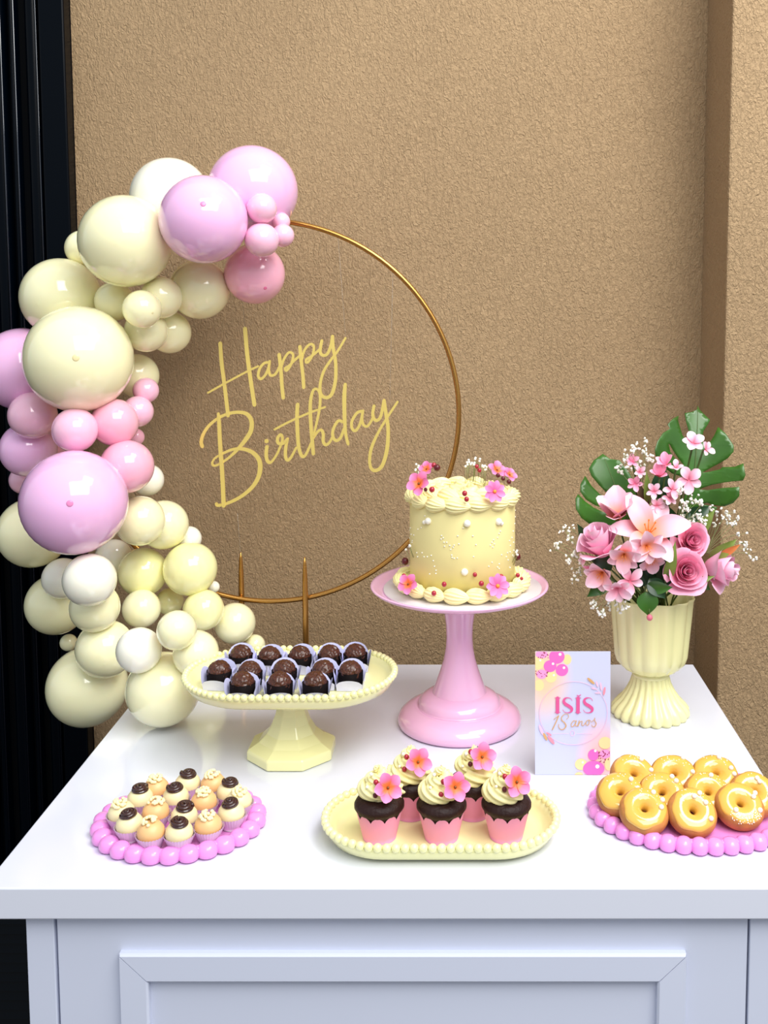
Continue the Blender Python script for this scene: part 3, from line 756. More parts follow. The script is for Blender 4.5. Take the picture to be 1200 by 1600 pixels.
def cyl_hit(px, py, R, c=(None, None)):
    """point where the view line meets a standing cylinder of radius R about the cake, in cake space"""
    d = ray(px, py); ox, oy = -CX, -CY
    A = d.x ** 2 + d.y ** 2; B = 2 * (ox * d.x + oy * d.y); C = ox * ox + oy * oy - R * R; D = B * B - 4 * A * C
    k = (-B - sqrt(max(D, 0))) / (2 * A)
    p = Vector((0, 0, CZ)) + d * k
    return Vector((p.x - CX, p.y - CY, p.z - CZ0))
def out(p, up=0.3): return (p.x, p.y, 0.075 * up)
for px, py, R, up, kind, sc in ((657, 758, RC_ + 0.004, 1.0, 'sugar', 1.35), (771, 769, RC_ + 0.008, 0.5, 'cos', 1.2), (668, 736, RC_ - 0.02, 1.6, 'sugar', 0.9),
                                (775, 738, RC_ - 0.028, 1.5, 'sugar', 1.1), (794, 745, RC_ - 0.01, 1.2, 'sugar', 0.9),
                                (640, 915, RC_ + 0.024, 1.4, 'sugar', 1.15), (776, 917, RC_ + 0.024, 0.9, 'cos', 1.3)):
    p = cyl_hit(px, py, R); flower_part(cake, p + Vector(out(p, up)).normalized() * 0.003, Vector(out(p, min(up, 1.1))) + Vector((0, -0.07, 0)), random.random(), sc, kind)
for px, py, R, r, d in ((675, 765, RC_ + .004, .0038, 0), (665, 765, RC_ + .006, .0026, 1), (726, 771, RC_ + .006, .0036, 0), (729, 780, RC_ + .008, .0034, 0), (778, 743, RC_ - .012, .003, 1),
                        (786, 748, RC_ - .006, .003, 1), (795, 753, RC_, .0032, 1), (694, 913, RC_ + .022, .0034, 0), (678, 927, RC_ + .024, .0034, 0), (742, 898, RC_ + .004, .003, 0),
                        (752, 912, RC_ + .022, .0036, 0), (631, 900, RC_ + .02, .0032, 0), (627, 906, RC_ + .022, .0028, 0), (809, 899, RC_ + .02, .003, 0), (815, 904, RC_ + .02, .0024, 0),
                        (793, 915, RC_ + .024, .0032, 1), (783, 901, RC_ + .014, .0034, 0), (683, 731, RC_ - .02, .0045, 1), (678, 727, RC_ - .02, .0035, 0), (745, 729, RC_ - .045, .003, 0), (749, 735, RC_ - .045, .003, 0), (808, 870, RC_ + .003, .005, 1), (633, 877, RC_ + .006, .005, 1)):
    ball_part('berry', BERD if d else BER, cake, cyl_hit(px, py, R), r)
for px, py, r in ((669, 814, .0048), (663, 816, .003), (730, 818, .0050), (779, 815, .0050), (726, 894, .0050), (784, 818, .0028)):
    ball_part('pearl', PEA, cake, cyl_hit(px, py, RC_ + 0.001), r)
mb = MB()
TINY = [(440, 548), (437, 570), (450, 562), (455, 590), (472, 590), (458, 615), (490, 610), (497, 635), (512, 620), (518, 608), (548, 600), (541, 550), (575, 500), (635, 550), (655, 605), (640, 680),
        (503, 670), (518, 690), (505, 685), (538, 688), (285, 655), (290, 680), (318, 655), (330, 680), (350, 680), (375, 672), (388, 705), (395, 740), (405, 765), (404, 785), (250, 540), (266, 545), (255, 590),
        (312, 498), (292, 508), (800, 535), (790, 560), (765, 575), (755, 590), (770, 600), (745, 608), (760, 620), (808, 520), (845, 680), (852, 655), (868, 650), (856, 700), (815, 668), (735, 740), (755, 715),
        (790, 745), (800, 725), (800, 755), (865, 580), (870, 610), (880, 560), (335, 425), (330, 465), (365, 788), (245, 500), (244, 620), (888, 520), (890, 590), (892, 640), (885, 670)]
for x, y in TINY:
    p = cyl_hit(580 + x / 4, 700 + y / 4, RC_ + 0.0006); mb.sphere(p, 0.0011, 6, 4)
for s in (-1, 1):
    for i in range(9):
        a = (pi if s < 0 else 0) + random.uniform(-.5, .3) * s; mb.sphere((RC_ * cos(a), RC_ * sin(a), random.uniform(0.02, HC - .02)), 0.0013, 6, 4)
o = mb.build('sugar_beads', M_pearl, cake); o['kind'] = 'stuff'
# little gypsophila tufts on the cake
mb = MB(); tips = []
for px, py, R in ((653, 729, RC_ - .02), (651, 737, RC_ - .01), (643, 750, RC_ + .004), (735, 722, RC_ - .05), (746, 719, RC_ - .055), (752, 727, RC_ - .05), (730, 726, RC_ - .05), (742, 727, RC_ - .05), (637, 856, RC_ + .008), (806, 863, RC_ + .006), (757, 731, RC_ - .05)):
    for q in range(4):
        p = cyl_hit(px + random.uniform(-4, 4), py + random.uniform(-4, 4), R); mb.sphere(p, 0.0018, 6, 5); tips.append(p)
o = mb.build('white_blossoms', M_gyp, cake); o['kind'] = 'stuff'
mb = MB()
for p in tips: mb.tube([p, p * 0.93 + Vector((0, 0, -0.012))], 0.0003, 4)
o = mb.build('blossom_stems', M_gstem, cake); o['kind'] = 'stuff'

# ------------------------------------------------------------------ cupcakes
def wrapper_mesh():
    seg = 100; n = 10; pts = []
    for i in range(seg):
        a = 2 * pi * i / seg
        top = 0.0275 + 0.0065 * abs(sin(a * n / 2)) ** 0.7
        for j in range(6):
            t = j / 5; z = top * t; r = 0.0186 + (0.0262 - 0.0186) * (z / 0.034)
            pts.append((r * cos(a), r * sin(a), z))
    mb = MB(); mb.grid(pts, seg, 6, True); mb.f.append(tuple(i * 6 for i in range(seg))); return mb
W_ = mesh_of(wrapper_mesh(), 'wrapper', M_wrap)
SPG = mesh_of(MB().lathe([(0.001, 0.002), (0.0178, 0.002), (0.0242, 0.030), (0.0262, 0.0335), (0.0282, 0.0365), (0.0282, 0.040), (0.026, 0.044), (0.021, 0.0475), (0.012, 0.049), (0.001, 0.0495)], 40), 'sponge', M_choc)
FRO = mesh_of(swirl_mesh(0.0160, 0.0285, 2.6, 0.0118, 0.0045, ridges=8, tw=9.0, N=190, seg=56, amp=0.17), 'frosting', M_cream)
for o_ in (W_,): pass
Z0 = ZT + 0.0048
CUP = [(593, 1320, 'cupcake at the front left of the yellow oval tray', 0.0), (690, 1321, 'cupcake in the front middle of the yellow oval tray', 1.3), (791, 1319, 'cupcake at the front right of the yellow oval tray', 2.2),
       (642, 1277, 'cupcake at the back left, behind the front left one', 3.0), (739, 1273, 'cupcake at the back right, nearest the pink cake stand', 4.2)]
CFL = [(606, 1230, 593, 1320), (711, 1229, 0, 0), (807, 1221, 0, 0), (653, 1190, 0, 0), (753, 1182, 0, 0)]
for i, (px, py, lab, ph) in enumerate(CUP):
    Y = YT(py + 1, Z0) + 0.0186
    if i > 2: Y = min(Y, Ytc + TBd - 0.035)
    X = XX(px, py - 20, Y)
    c = thing('cupcake', 'chocolate ' + lab + ', pink wrapper, yellow swirl', 'cupcake', (X, Y, Z0), group='cupcakes on the yellow oval tray')
    o = mesh_obj('wrapper', W_, c, Matrix.Rotation(ph, 4, 'Z'))
    mesh_obj('sponge', SPG, c, Matrix.Identity(4))
    mesh_obj('frosting', FRO, c, Matrix.Translation((0, 0, 0.0448)) @ Matrix.Rotation(ph, 4, 'Z'))
    dx = XX(CFL[i][0], CFL[i][1], Y - 0.018) - X
    zf = P(CFL[i][0], CFL[i][1], Y - 0.018).z - Z0
    flower_part(c, (dx, -0.0195, zf), (0.35, -1, 0.55), 0.3 + i * 0.5, 1.28, 'sugar')
    ball_part('berry', BER, c, (dx - 0.013, -0.019, zf + 0.006), 0.0030)
    ball_part('berry', BER if i % 2 else BERD, c, (dx - 0.0135 - 0.002 * (i % 2), -0.0215, zf - 0.0075), 0.0029)
    ball_part('pearl', PEA, c, (-0.016, -0.010, 0.058), 0.0026)
    ball_part('pearl', PEA, c, (-0.008, -0.010, 0.078), 0.0022)
    ball_part('pearl', PEA, c, (-0.012, -0.016, 0.066), 0.0018)

# ------------------------------------------------------------------ truffles on the pedestal
TB_ = MB(); bm = bmesh.new(); bmesh.ops.create_icosphere(bm, subdivisions=4, radius=1.0)
for v in bm.verts:
    d = 1 + 0.085 * (random.random() - 0.4); v.co = v.co * d
me = bpy.data.meshes.new('truffle_ball'); bm.to_mesh(me); bm.free(); me.materials.append(M_truf)
me.polygons.foreach_set('use_smooth', [False] * len(me.polygons)); TRUF = me
DLN = mesh_of(MB().lathe([(0.001, 0), (0.0140, 0), (0.0153, 0.004), (0.0160, 0.0215), (0.0152, 0.0215), (0.0140, 0.012), (0.001, 0.010)], 24, rf=lambda a, r, z: r * (1 + 0.05 * cos(4 * a))), 'dark_liner', M_dliner)
def paper_petal():
    n = 12; w = 0.0172; h = 0.0235; vs = [(-w, 0, 0), (w, 0, 0)]
    rows = 6; pts = []
    for j in range(rows + 1):
        t = j / rows
        for i in range(9):
            u = -1 + 2 * i / 8
            top = 0.011 + (h - 0.011) * sqrt(max(0, 1 - u * u * 0.96))
            z = top * t; pts.append((u * w * (1 - 0.05 * (1 - t)), -(0.0048 * (z / h) ** 1.4) - 0.0008 * (1 - u * u), z))
    return MB().grid(pts, rows + 1, 9)
PPT = mesh_of(paper_petal(), 'paper_petal', M_paper)
zt = ZT + 0.0005 + tb_z + 0.0098
TRU = [(345, 197, 'far left of the back row'), (490, 205, 'second from the left in the back row'), (643, 202, 'in the middle of the back row'), (795, 197, 'second from the right in the back row'), (925, 192, 'at the right end of the back row'),
       (235, 278, 'at the left end of the middle row'), (390, 282, 'second from the left in the middle row'), (565, 275, 'in the centre of the middle row'), (763, 277, 'second from the right in the middle row'), (900, 280, 'at the right end of the middle row'),
       (345, 352, 'at the left of the front row'), (530, 362, 'in the middle of the front row'), (722, 337, 'at the right of the front row')]
for i, (x, y, w) in enumerate(TRU):
    p = T(270 + x / 3.243, 960 + y / 3.243 + 2, zt + 0.021)
    p.y = max(p.y, Yp - PB + 0.030)
    t = thing('truffle', 'chocolate sprinkle truffle in white paper petals, ' + w, 'truffle', (p.x, p.y, zt), group='truffles on the yellow pedestal tray')
    rz = random.uniform(-0.18, 0.18); R = Matrix.Rotation(rz, 4, 'Z')
    mesh_obj('truffle_ball', TRUF, t, Matrix.Translation((0, 0, 0.0195)) @ Matrix.Rotation(random.random() * 6, 4, 'Z') @ Matrix.Scale(0.0150, 4))
    mesh_obj('dark_liner', DLN, t, R)
    for k in range(4):
        Sz = Matrix.Diagonal((1.08 if k == 2 else 1, 1, (0.66, 1.05, 1.28 if i < 10 else 1.12, 1.05)[k], 1))
        mesh_obj('paper_petal', PPT, t, R @ Matrix.Rotation(k * pi / 2, 4, 'Z') @ Sz @ Matrix.Translation((0, -0.0165, 0.0003)))

# ------------------------------------------------------------------ small sweets on the left pink tray
def pleat_liner():
    seg = 96; pr = [(0.0105, 0.0), (0.0125, 0.004), (0.0150, 0.010), (0.0172, 0.0155)]
    mb = MB(); mb.lathe(pr, seg, rf=lambda a, r, z: r * (1 + (0.05 * cos(32 * a) * (z / 0.0155)) + 0.02 * sin(3 * a)))
    mb.f.append(tuple(i * len(pr) for i in range(seg))); return mb
LIN = mesh_of(pleat_liner(), 'paper_liner', M_liner)
def sweetball(m): return mesh_of(MB().lathe([(0.0008, -0.0140), (0.008, -0.0125), (0.0135, -0.006), (0.0152, 0.0), (0.0142, 0.0058), (0.0105, 0.0108), (0.005, 0.0132), (0.0008, 0.0137)], 28), 'sweet_ball', m)
SBC, SBP = sweetball(M_ballc), sweetball(M_ballp)
def choc_top():
    mb = MB(); N = 80; pts = []; seg = 10
    for i in range(N + 1):
        t = i / N; a = 2 * pi * 2.4 * t; rad = 0.0082 * (1 - t); q = 0.0026 * (1 - 0.3 * t); z = 0.0015 + 0.0032 * t
        for j in range(seg):
            f = 2 * pi * j / seg; pts.append(((rad + q * cos(f)) * cos(a), (rad + q * cos(f)) * sin(a), z + q * sin(f)))
    mb.grid(pts, N + 1, seg, False, True); mb.f.append(tuple(range(seg)))
    mb.lathe([(0.0008, 0.003), (0.0095, 0.0012), (0.0098, 0.0), (0.0008, -0.0012)], 24)
    return mb
CHT = mesh_of(choc_top(), 'chocolate_swirl', M_chocs)
mb = MB(); rnd = random.Random(8)
for i in range(34):
    a = rnd.random() * 2 * pi; r = 0.0085 * sqrt(rnd.random()); z = 0.0058 * (1 - (r / 0.0095) ** 2)
    mb.sphere((r * cos(a), r * sin(a), z), (0.0022, 0.0020, 0.0019), 7, 5)
CRT = mesh_of(mb, 'crumb_topping', M_crumb)
SW = [(650, 172, 'C', 'chocolate swirl, at the back middle'), (800, 178, 'P', 'crumb topped peach, at the back right'), (895, 222, 'C', 'chocolate swirl, at the far right back'), (465, 202, 'P', 'crumb topped peach, at the back left'),
      (580, 252, 'C', 'chocolate swirl, second row centre'), (372, 262, 'C', 'chocolate swirl, at the left of the second row'), (745, 280, 'P', 'crumb topped peach, centre right between two chocolate ones'), (950, 275, 'Y', 'crumb topped cream, at the far right edge'),
      (262, 345, 'Y', 'crumb topped cream, at the far left edge'), (463, 340, 'P', 'crumb topped peach, in the middle left'), (630, 365, 'C', 'chocolate swirl, in the middle of the tray'), (905, 345, 'C', 'chocolate swirl, at the right front'),
      (310, 412, 'C', 'chocolate swirl, at the front left'), (435, 458, 'P', 'crumb topped peach, front row left'), (600, 460, 'C', 'chocolate swirl, nearest front middle'), (770, 418, 'P', 'crumb topped peach, front row right')]
zs_ = ZT + 0.0072
for i, (x, y, k, w) in enumerate(SW):
    p = T(120 + x / 3.75, 1180 + y / 3.75, zs_ + 0.0155)
    s = thing('bonbon', 'small round sweet with ' + w, 'sweet', (p.x, p.y, zs_), group='filled sweets on the left pink tray')
    tl = Matrix.Rotation(random.uniform(0.05, 0.22), 4, 'X') @ Matrix.Rotation(random.uniform(-.12, .12), 4, 'Y')
    mesh_obj('paper_liner', LIN, s, Matrix.Rotation(random.random(), 4, 'Z'))
    mesh_obj('sweet_ball', SBP if k == 'P' else SBC, s, Matrix.Translation((0, 0, 0.0160)) @ Matrix.Rotation(random.random() * 6, 4, 'Z'))
    if k == 'C': mesh_obj('chocolate_swirl', CHT, s, Matrix.Translation((0, 0, 0.016)) @ tl @ Matrix.Translation((0, 0, 0.0128)) @ Matrix.Rotation(random.random() * 6, 4, 'Z'))
    else: mesh_obj('crumb_topping', CRT, s, Matrix.Translation((0, 0, 0.016)) @ tl @ Matrix.Translation((0, 0, 0.0125)) @ Matrix.Rotation(random.random() * 6, 4, 'Z'))

# ------------------------------------------------------------------ donuts
def donut_part(glaze, seed=0):
    rnd = random.Random(seed); mb = MB(); nu, nv = 56, 20; pts = []
    ph = [rnd.random() * 6 for _ in range(3)]
    for i in range(nu):
        a = 2 * pi * i / nu
        if glaze: lo = radians(37 + 6 * sin(3 * a + ph[0]) + 4 * sin(7 * a + ph[1])); hi = radians(205)
        for j in range(nv):
            if glaze: f = lo + (hi - lo) * j / (nv - 1)
            else: f = 2 * pi * j / nv
            g = 0.0009 if glaze else 0.0
            if glaze and j in (0, nv - 1): g = -0.0003
            wob = 1 + 0.02 * sin(2 * a + ph[2])
            rr = 0.0157 + (0.0122 + g) * cos(f) * (1.0 if cos(f) > 0 else 0.98)
            zz = (0.0120 + g) * (abs(sin(f)) ** 0.85) * (1 if sin(f) > 0 else -1)
            pts.append((rr * wob * cos(a), rr * wob * sin(a), zz))
    mb.grid(pts, nu, nv, True, not glaze); return mb
DGH = mesh_of(donut_part(False), 'dough', M_dough)
GLZ = [mesh_of(donut_part(True, s), 'glaze', M_glaze) for s in range(3)]
DON = [(989, 1211, 0, 30, 'at the left of the back row'), (1052, 1211, 0, 30, 'in the middle of the back row, behind the others'), (1117, 1211, 0, 28, 'at the right of the back row'),
       (969, 1240, 1, 30, 'at the far left of the middle row'), (1034, 1240, 1, 32, 'in the middle row, behind the two front left ones'), (1105, 1240, 1, 30, 'mostly hidden behind the front middle one'), (1176, 1240, 1, 32, 'cut by the right edge of the picture'),
       (1006, 1266, 2, 30, 'at the front left'), (1081, 1268, 2, 38, 'at the front middle, its hole facing the viewer'), (1155, 1258, 2, 31, 'at the front right, covered in fine sprinkles')]
zd = {0: 0.031, 1: 0.0285, 2: 0.0270}
DP = [[(0.5, 0.8), (1.0, .1)], [(.7, .9), (1.1, -.1)], [(.4, .9), (.95, .1), (1.05, -.3)], [(.7, .6), (1.0, .0)], [(.9, .5), (.7, .8)], [(.3, .9)], [(.4, .5), (.8, -.4), (.3, .7)],
      [(.6, .85), (.9, -.1), (1.05, .4)], [(.45, .9), (.7, .35), (.85, -.55), (.1, .7)], [(.75, .25), (.95, -.55), (-.45, -.6), (.9, .5)]]
for i, (px, py, row, tilt, w) in enumerate(DON):
    z = ZT + zd[row]; p = T(px, py + 3, z)
    R = Matrix.Rotation(radians(tilt), 4, 'X') @ Matrix.Rotation(radians(random.uniform(-6, 6)), 4, 'Y')
    d = thing('donut', 'yellow glazed ring donut ' + w, 'donut', p, R.to_euler(), group='glazed donuts on the right pink tray')
    mesh_obj('dough', DGH, d, Matrix.Identity(4)); mesh_obj('glaze', GLZ[i % 3], d, Matrix.Rotation(i * 1.3, 4, 'Z'))
    for (u, v) in DP[i]:
        L = sqrt(u * u + v * v); rr = min(L, 1.25) * 0.0200; a = atan2(v, u)
        c_ = max(-1, min(1, (rr - 0.0157) / 0.0128)); zz = 0.0126 * (1 - c_ * c_) ** 0.42
        ball_part('pearl', PEA, d, (rr * cos(a), rr * sin(a), zz + 0.0012), 0.0030)
    mb = MB()
    for q in range(95 if i == 9 else 14):
        a = random.uniform(-2.4, -0.6) if i == 9 else random.uniform(0, 2.5)
        rr = random.uniform(0.016, 0.0265) if i == 9 else random.uniform(0.013, 0.024); c_ = (rr - 0.0157) / 0.0128
        zz = 0.0126 * max(0, 1 - c_ * c_) ** 0.42; mb.sphere((rr * cos(a), rr * sin(a), zz + 0.0003), 0.00075, 6, 4)
    o = mb.build('sprinkles', M_pearl, d); o['kind'] = 'stuff'

# ------------------------------------------------------------------ card
Yk = YT(1211)
kw, kh = px_m(118, 1120, Yk), 0.0
ktop = P(834, 1018, Yk + 0.012).z
kh = (ktop - ZT) / cos(0.07)
kx = P(836, 1211, Yk).x
card = thing('birthday_card', 'upright pale lilac card printed with a name and balloons', 'card', (kx, Yk, ZT + 0.0004), (-0.07, 0, 0))
cm = mat('card_print', (204, 208, 240), 0.45)
n = cm.node_tree; b_ = n.nodes['Principled BSDF']; tcn = n.nodes.new('ShaderNodeTexCoord')
mxp = None
for (cx_, cz_, rad, col) in ((0.12, 0.80, 0.55, (255, 205, 170)), (0.88, 0.12, 0.50, (255, 196, 190))):
    sb = n.nodes.new('ShaderNodeVectorMath'); sb.operation = 'SUBTRACT'; sb.inputs[1].default_value = (cx_, 0.0, cz_)
    ln = n.nodes.new('ShaderNodeVectorMath'); ln.operation = 'LENGTH'
    ml = n.nodes.new('ShaderNodeMapRange'); ml.inputs['From Min'].default_value = 0.1; ml.inputs['From Max'].default_value = rad * 0.72; ml.inputs['To Min'].default_value = 1; ml.inputs['To Max'].default_value = 0
    mq = n.nodes.new('ShaderNodeMix'); mq.data_type = 'RGBA'; mq.inputs[6].default_value = rgb((204, 208, 240)); mq.inputs[7].default_value = rgb(col)
    n.links.new(tcn.outputs['Generated'], sb.inputs[0]); n.links.new(sb.outputs[0], ln.inputs[0]); n.links.new(ln.outputs['Value'], ml.inputs['Value']); n.links.new(ml.outputs[0], mq.inputs[0])
    if mxp: n.links.new(mxp.outputs[2], mq.inputs[6])
    mxp = mq
n.links.new(mxp.outputs[2], b_.inputs['Base Color'])
MB().box(0, kw, 0, 0.0008, 0, kh).build('card_sheet', cm, card, smooth=False)
# an easel flap behind it
MB().add([(kw * .35, 0.0008, kh * .6), (kw * .65, 0.0008, kh * .6), (kw * .62, 0.045, 0.0032), (kw * .38, 0.045, 0.0032), (kw * .35, 0.0016, kh * .6), (kw * .65, 0.0016, kh * .6), (kw * .62, 0.0460, 0.0032), (kw * .38, 0.0460, 0.0032)],
         [(0, 1, 2, 3), (7, 6, 5, 4), (0, 3, 7, 4), (1, 5, 6, 2), (3, 2, 6, 7), (0, 4, 5, 1)]).build('easel_flap', M_paper, card, smooth=False)
def kp(x, y, crop=0):
    """card-print coordinates taken from a close look at the card"""
    if crop: X, Y_ = 840 + x / 10.91, 1070 + y / 10.91
    else: X, Y_ = 820 + x / 6.953, 1000 + y / 6.953
    v = (Y_ - 1018.5) / (1211 - 1018.5)
    return ((X - (833.5 + 2.5 * v)) / 118 * kw, (1 - v) * kh)
def clip(poly):
    for ax, lim, sg in ((0, 0.0002, 1), (0, kw - 0.0002, -1), (1, 0.0002, 1), (1, kh - 0.0002, -1)):
        o = []
        for i in range(len(poly)):
            a, b = poly[i - 1], poly[i]; da, db = (a[ax] - lim) * sg, (b[ax] - lim) * sg
            if da >= 0 and db < 0 or da < 0 and db >= 0:
                t = da / (da - db); o.append((a[0] + (b[0] - a[0]) * t, a[1] + (b[1] - a[1]) * t))
            if db >= 0: o.append(b)
        poly = o
        if not poly: break
    return poly
KL = [0]
def kdisc(mb, x, y, rx, ry=None, rot=0.0, crop=0, n=28):
    ry = ry or rx; KL[0] += 1; yy = -0.00004 - 0.000012 * KL[0]
    po = []
    for i in range(n):
        a = 2 * pi * i / n; dx, dy = rx * cos(a), ry * sin(a)
        po.append(kp(x + dx * cos(rot) - dy * sin(rot), y + dx * sin(rot) + dy * cos(rot), crop))
    po = clip(po)
    if len(po) > 2: mb.add([(p[0], yy, p[1]) for p in po], [tuple(range(len(po)))])
K_P = mat('print_pink', (238, 110, 196), 0.45); K_P2 = mat('print_light_pink', (250, 160, 214), 0.45); K_C = mat('print_cream', (252, 222, 160), 0.45)
K_D = mat('print_dark', (150, 60, 90), 0.45); K_H = mat('print_light', (255, 246, 240), 0.45); K_T = mat('print_text_pink', (222, 88, 150), 0.45); K_G = mat('print_gold', (214, 166, 110), 0.45); K_L = mat('print_line', (238, 196, 222), 0.45)
def kgroup(name, items):
    for m, lst in items:
        mb = MB()
        for it in lst: kdisc(mb, *it)
        if mb.v: mb.build(name, m, card, smooth=False, recalc=False)
rk = random.Random(2)
kgroup('printed_balloons', [(K_C, [(130, 250, 62, 75), (140, 495, 55, 62), (270, 405, 62, 62), (445, 215, 45, 55)]), (K_P2, [(165, 160, 65, 45), (170, 375, 62, 50)]),
                            (K_P, [(330, 185, 85, 78), (258, 288, 70, 65), (388, 330, 68, 66)]), (K_H, [(365, 160, 16), (290, 262, 14), (410, 305, 14), (300, 385, 12), (150, 225, 12)]),
                            (K_D, [(rk.uniform(100, 240), rk.uniform(130, 200) + 210 * (q % 2), rk.uniform(4, 10), 5, rk.random() * 3, 0, 8) for q in range(26)])])
kgroup('printed_balloons', [(K_C, [(870, 1120, 70, 66), (610, 1352, 66, 62), (912, 1350, 42, 70), (590, 1465, 45, 28)]), (K_P2, [(870, 1240, 62, 50)]),
                            (K_P, [(745, 1250, 60, 62), (750, 1398, 118, 84)]), (K_H, [(765, 1205, 14), (790, 1375, 22), (630, 1330, 12)]),
                            (K_D, [(rk.uniform(800, 920), rk.uniform(1195, 1330), rk.uniform(4, 11), 6, rk.random() * 3, 0, 8) for q in range(26)])])
def kstroke(mb, pts, w, crop=1):
    KL[0] += 1
    ribbon(mb, [kp(x, y, crop) for x, y in pts], [a / (10.91 if crop else 6.953) / 118 * kw for a in w] if hasattr(w, '__len__') else w / (10.91 if crop else 6.953) / 118 * kw, 0.00006, -0.0001 - 0.000012 * KL[0], 0.00002)
mb = MB()
for i in range(2):
    o = 350 * i
    kstroke(mb, [(322 + o, 228), (323 + o, 300), (324 + o, 400), (324 + o, 468)], 60)
    kstroke(mb, [(276 + o, 224), (370 + o, 224)], 10); kstroke(mb, [(278 + o, 470), (372 + o, 470)], 10)
    kstroke(mb, [(572 + o, 275), (556 + o, 242), (510 + o, 222), (455 + o, 232), (428 + o, 275), (455 + o, 325), (520 + o, 365), (566 + o, 405), (562 + o, 450), (510 + o, 476), (450 + o, 468), (414 + o, 425)], [7, 8, 14, 34, 48, 56, 54, 40, 16, 9, 8])
kstroke(mb, [(655, 178), (685, 192), (715, 172)], 14)
mb.build('printed_name', K_T, card, smooth=False)
mb = MB()
for pts, w in (([(262, 592), (300, 560), (345, 528)], 10), ([(345, 528), (300, 640), (240, 765)], 18),
               ([(478, 585), (512, 555), (508, 510), (455, 498), (400, 545), (398, 600), (450, 650), (474, 700), (440, 750), (390, 762), (350, 722), (348, 670)], [8, 10, 10, 14, 18, 20, 16, 12, 10]),
               ([(648, 622), (605, 612), (562, 665), (570, 712), (605, 700), (645, 640)], 12), ([(650, 612), (632, 690), (665, 698), (692, 660)], 13),
               ([(700, 610), (682, 700)], 14), ([(685, 680), (718, 630), (748, 625), (742, 682), (775, 690), (800, 650)], 12),
               ([(862, 600), (825, 615), (812, 665), (838, 690), (868, 655), (862, 600), (895, 620)], 12), ([(900, 640), (955, 590), (965, 560), (962, 610), (988, 660), (968, 708), (928, 710), (912, 680)], [8, 10, 14, 12, 8])):
    kstroke(mb, pts, w)
mb.build('printed_age', K_G, card, smooth=False)
mb = MB()
kstroke(mb, [(520 + 370 * cos(a), 795 + 343 * sin(a)) for a in [2 * pi * i / 24 for i in range(25)]], 5, 0)
kstroke(mb, [(300, 1015), (470, 1018)], 3, 0); kstroke(mb, [(560, 1018), (730, 1018)], 3, 0)
kstroke(mb, [(512 + 22 * cos(a), 1012 + 28 * sin(a)) for a in [2 * pi * i / 10 for i in range(11)]], 5, 0)
mb.build('printed_circle', K_L, card, smooth=False)
kgroup('printed_leaves', [(K_L, [(772, 480, 34, 11, 1.2), (815, 505, 46, 11, 1.4), (740, 528, 34, 9, 0.2), (785, 575, 36, 9, 0.0), (170, 975, 60, 16, 1.2)]), (mat('print_leaf_pink', (240, 150, 170), 0.45), [(852, 555, 46, 13, 1.7), (280, 1085, 58, 17, 0.9), (255, 1020, 34, 10, 0.5)]),
                          (K_G, [(705, 445, 52, 14, 0.7), (215, 1050, 46, 14, 1.1)])])

# ------------------------------------------------------------------ vase
Yv = YT(1139) + 0.054
Xv = XX(1016, 1090, Yv)
hv = P(1016, 929, Yv).z - ZT
vase = thing('vase', 'pale yellow fluted urn vase on a flared foot', 'vase', (Xv, Yv, ZT + 0.0005))
fl = lambda n, amp: (lambda a, r, z: r * (1 + amp * (abs(cos(n * a / 2)) - 0.6)))
MB().lathe([(0.001, 0.0), (0.0535, 0.0), (0.0555, 0.004), (0.0550, 0.010), (0.050, 0.017), (0.042, 0.025), (0.0345, 0.036), (0.0292, 0.047), (0.0268, 0.056), (0.0262, 0.060)], 160, rf=fl(20, 0.10)).build('foot', M_yel2, vase)
MB().lathe([(0.0265, 0.0585), (0.0275, 0.060), (0.0272, 0.063), (0.025, 0.065)], 60).build('collar', M_yel2, vase)
MB().lathe([(0.022, 0.0625), (0.030, 0.066), (0.041, 0.072), (0.049, 0.081), (0.0525, 0.092), (0.054, 0.11), (0.0565, 0.14), (0.0595, hv - 0.004), (0.0612, hv), (0.0602, hv + 0.0012), (0.0575, hv - 0.002), (0.054, 0.14), (0.050, 0.10), (0.04, 0.083), (0.001, 0.075)], 160, rf=fl(14, 0.06)).build('bowl', M_yel2, vase)

# ------------------------------------------------------------------ bouquet
MOUTH = Vector((Xv + 0.003, Yv, ZT + hv - 0.02))
GB = 'flowers of the bouquet'
def stem_to(parent, base, r=0.0014, bow=0.0):
    """a stem from the bloom (parent's origin) into the vase mouth"""
    a = Vector(base); e = MOUTH + Vector((random.uniform(-.025, .025), random.uniform(-.02, .02), -0.02))
    m = a.lerp(e, 0.5) + Vector((bow, 0.01, 0.004))
    pts = crom([a, m, e], 6)
    inv = parent.matrix_basis.inverted()
    return MB().tube([inv @ p for p in pts], r, 6).build('stem', M_stem, parent)
def bloom(name, label, cat, px, py, Y, n, group=GB, spin=0.0, bow=0.0, stem=True):
    loc = P(px, py, Y)
    o = bpy.data.objects.new(name, None); COL.objects.link(o); o.empty_display_size = .01
    tag(o, label, cat, group)
    o.matrix_basis = Matrix.Translation(loc) @ look(n, spin)
    if stem: stem_to(o, loc - Vector(n).normalized() * 0.004, bow=bow)
    return o
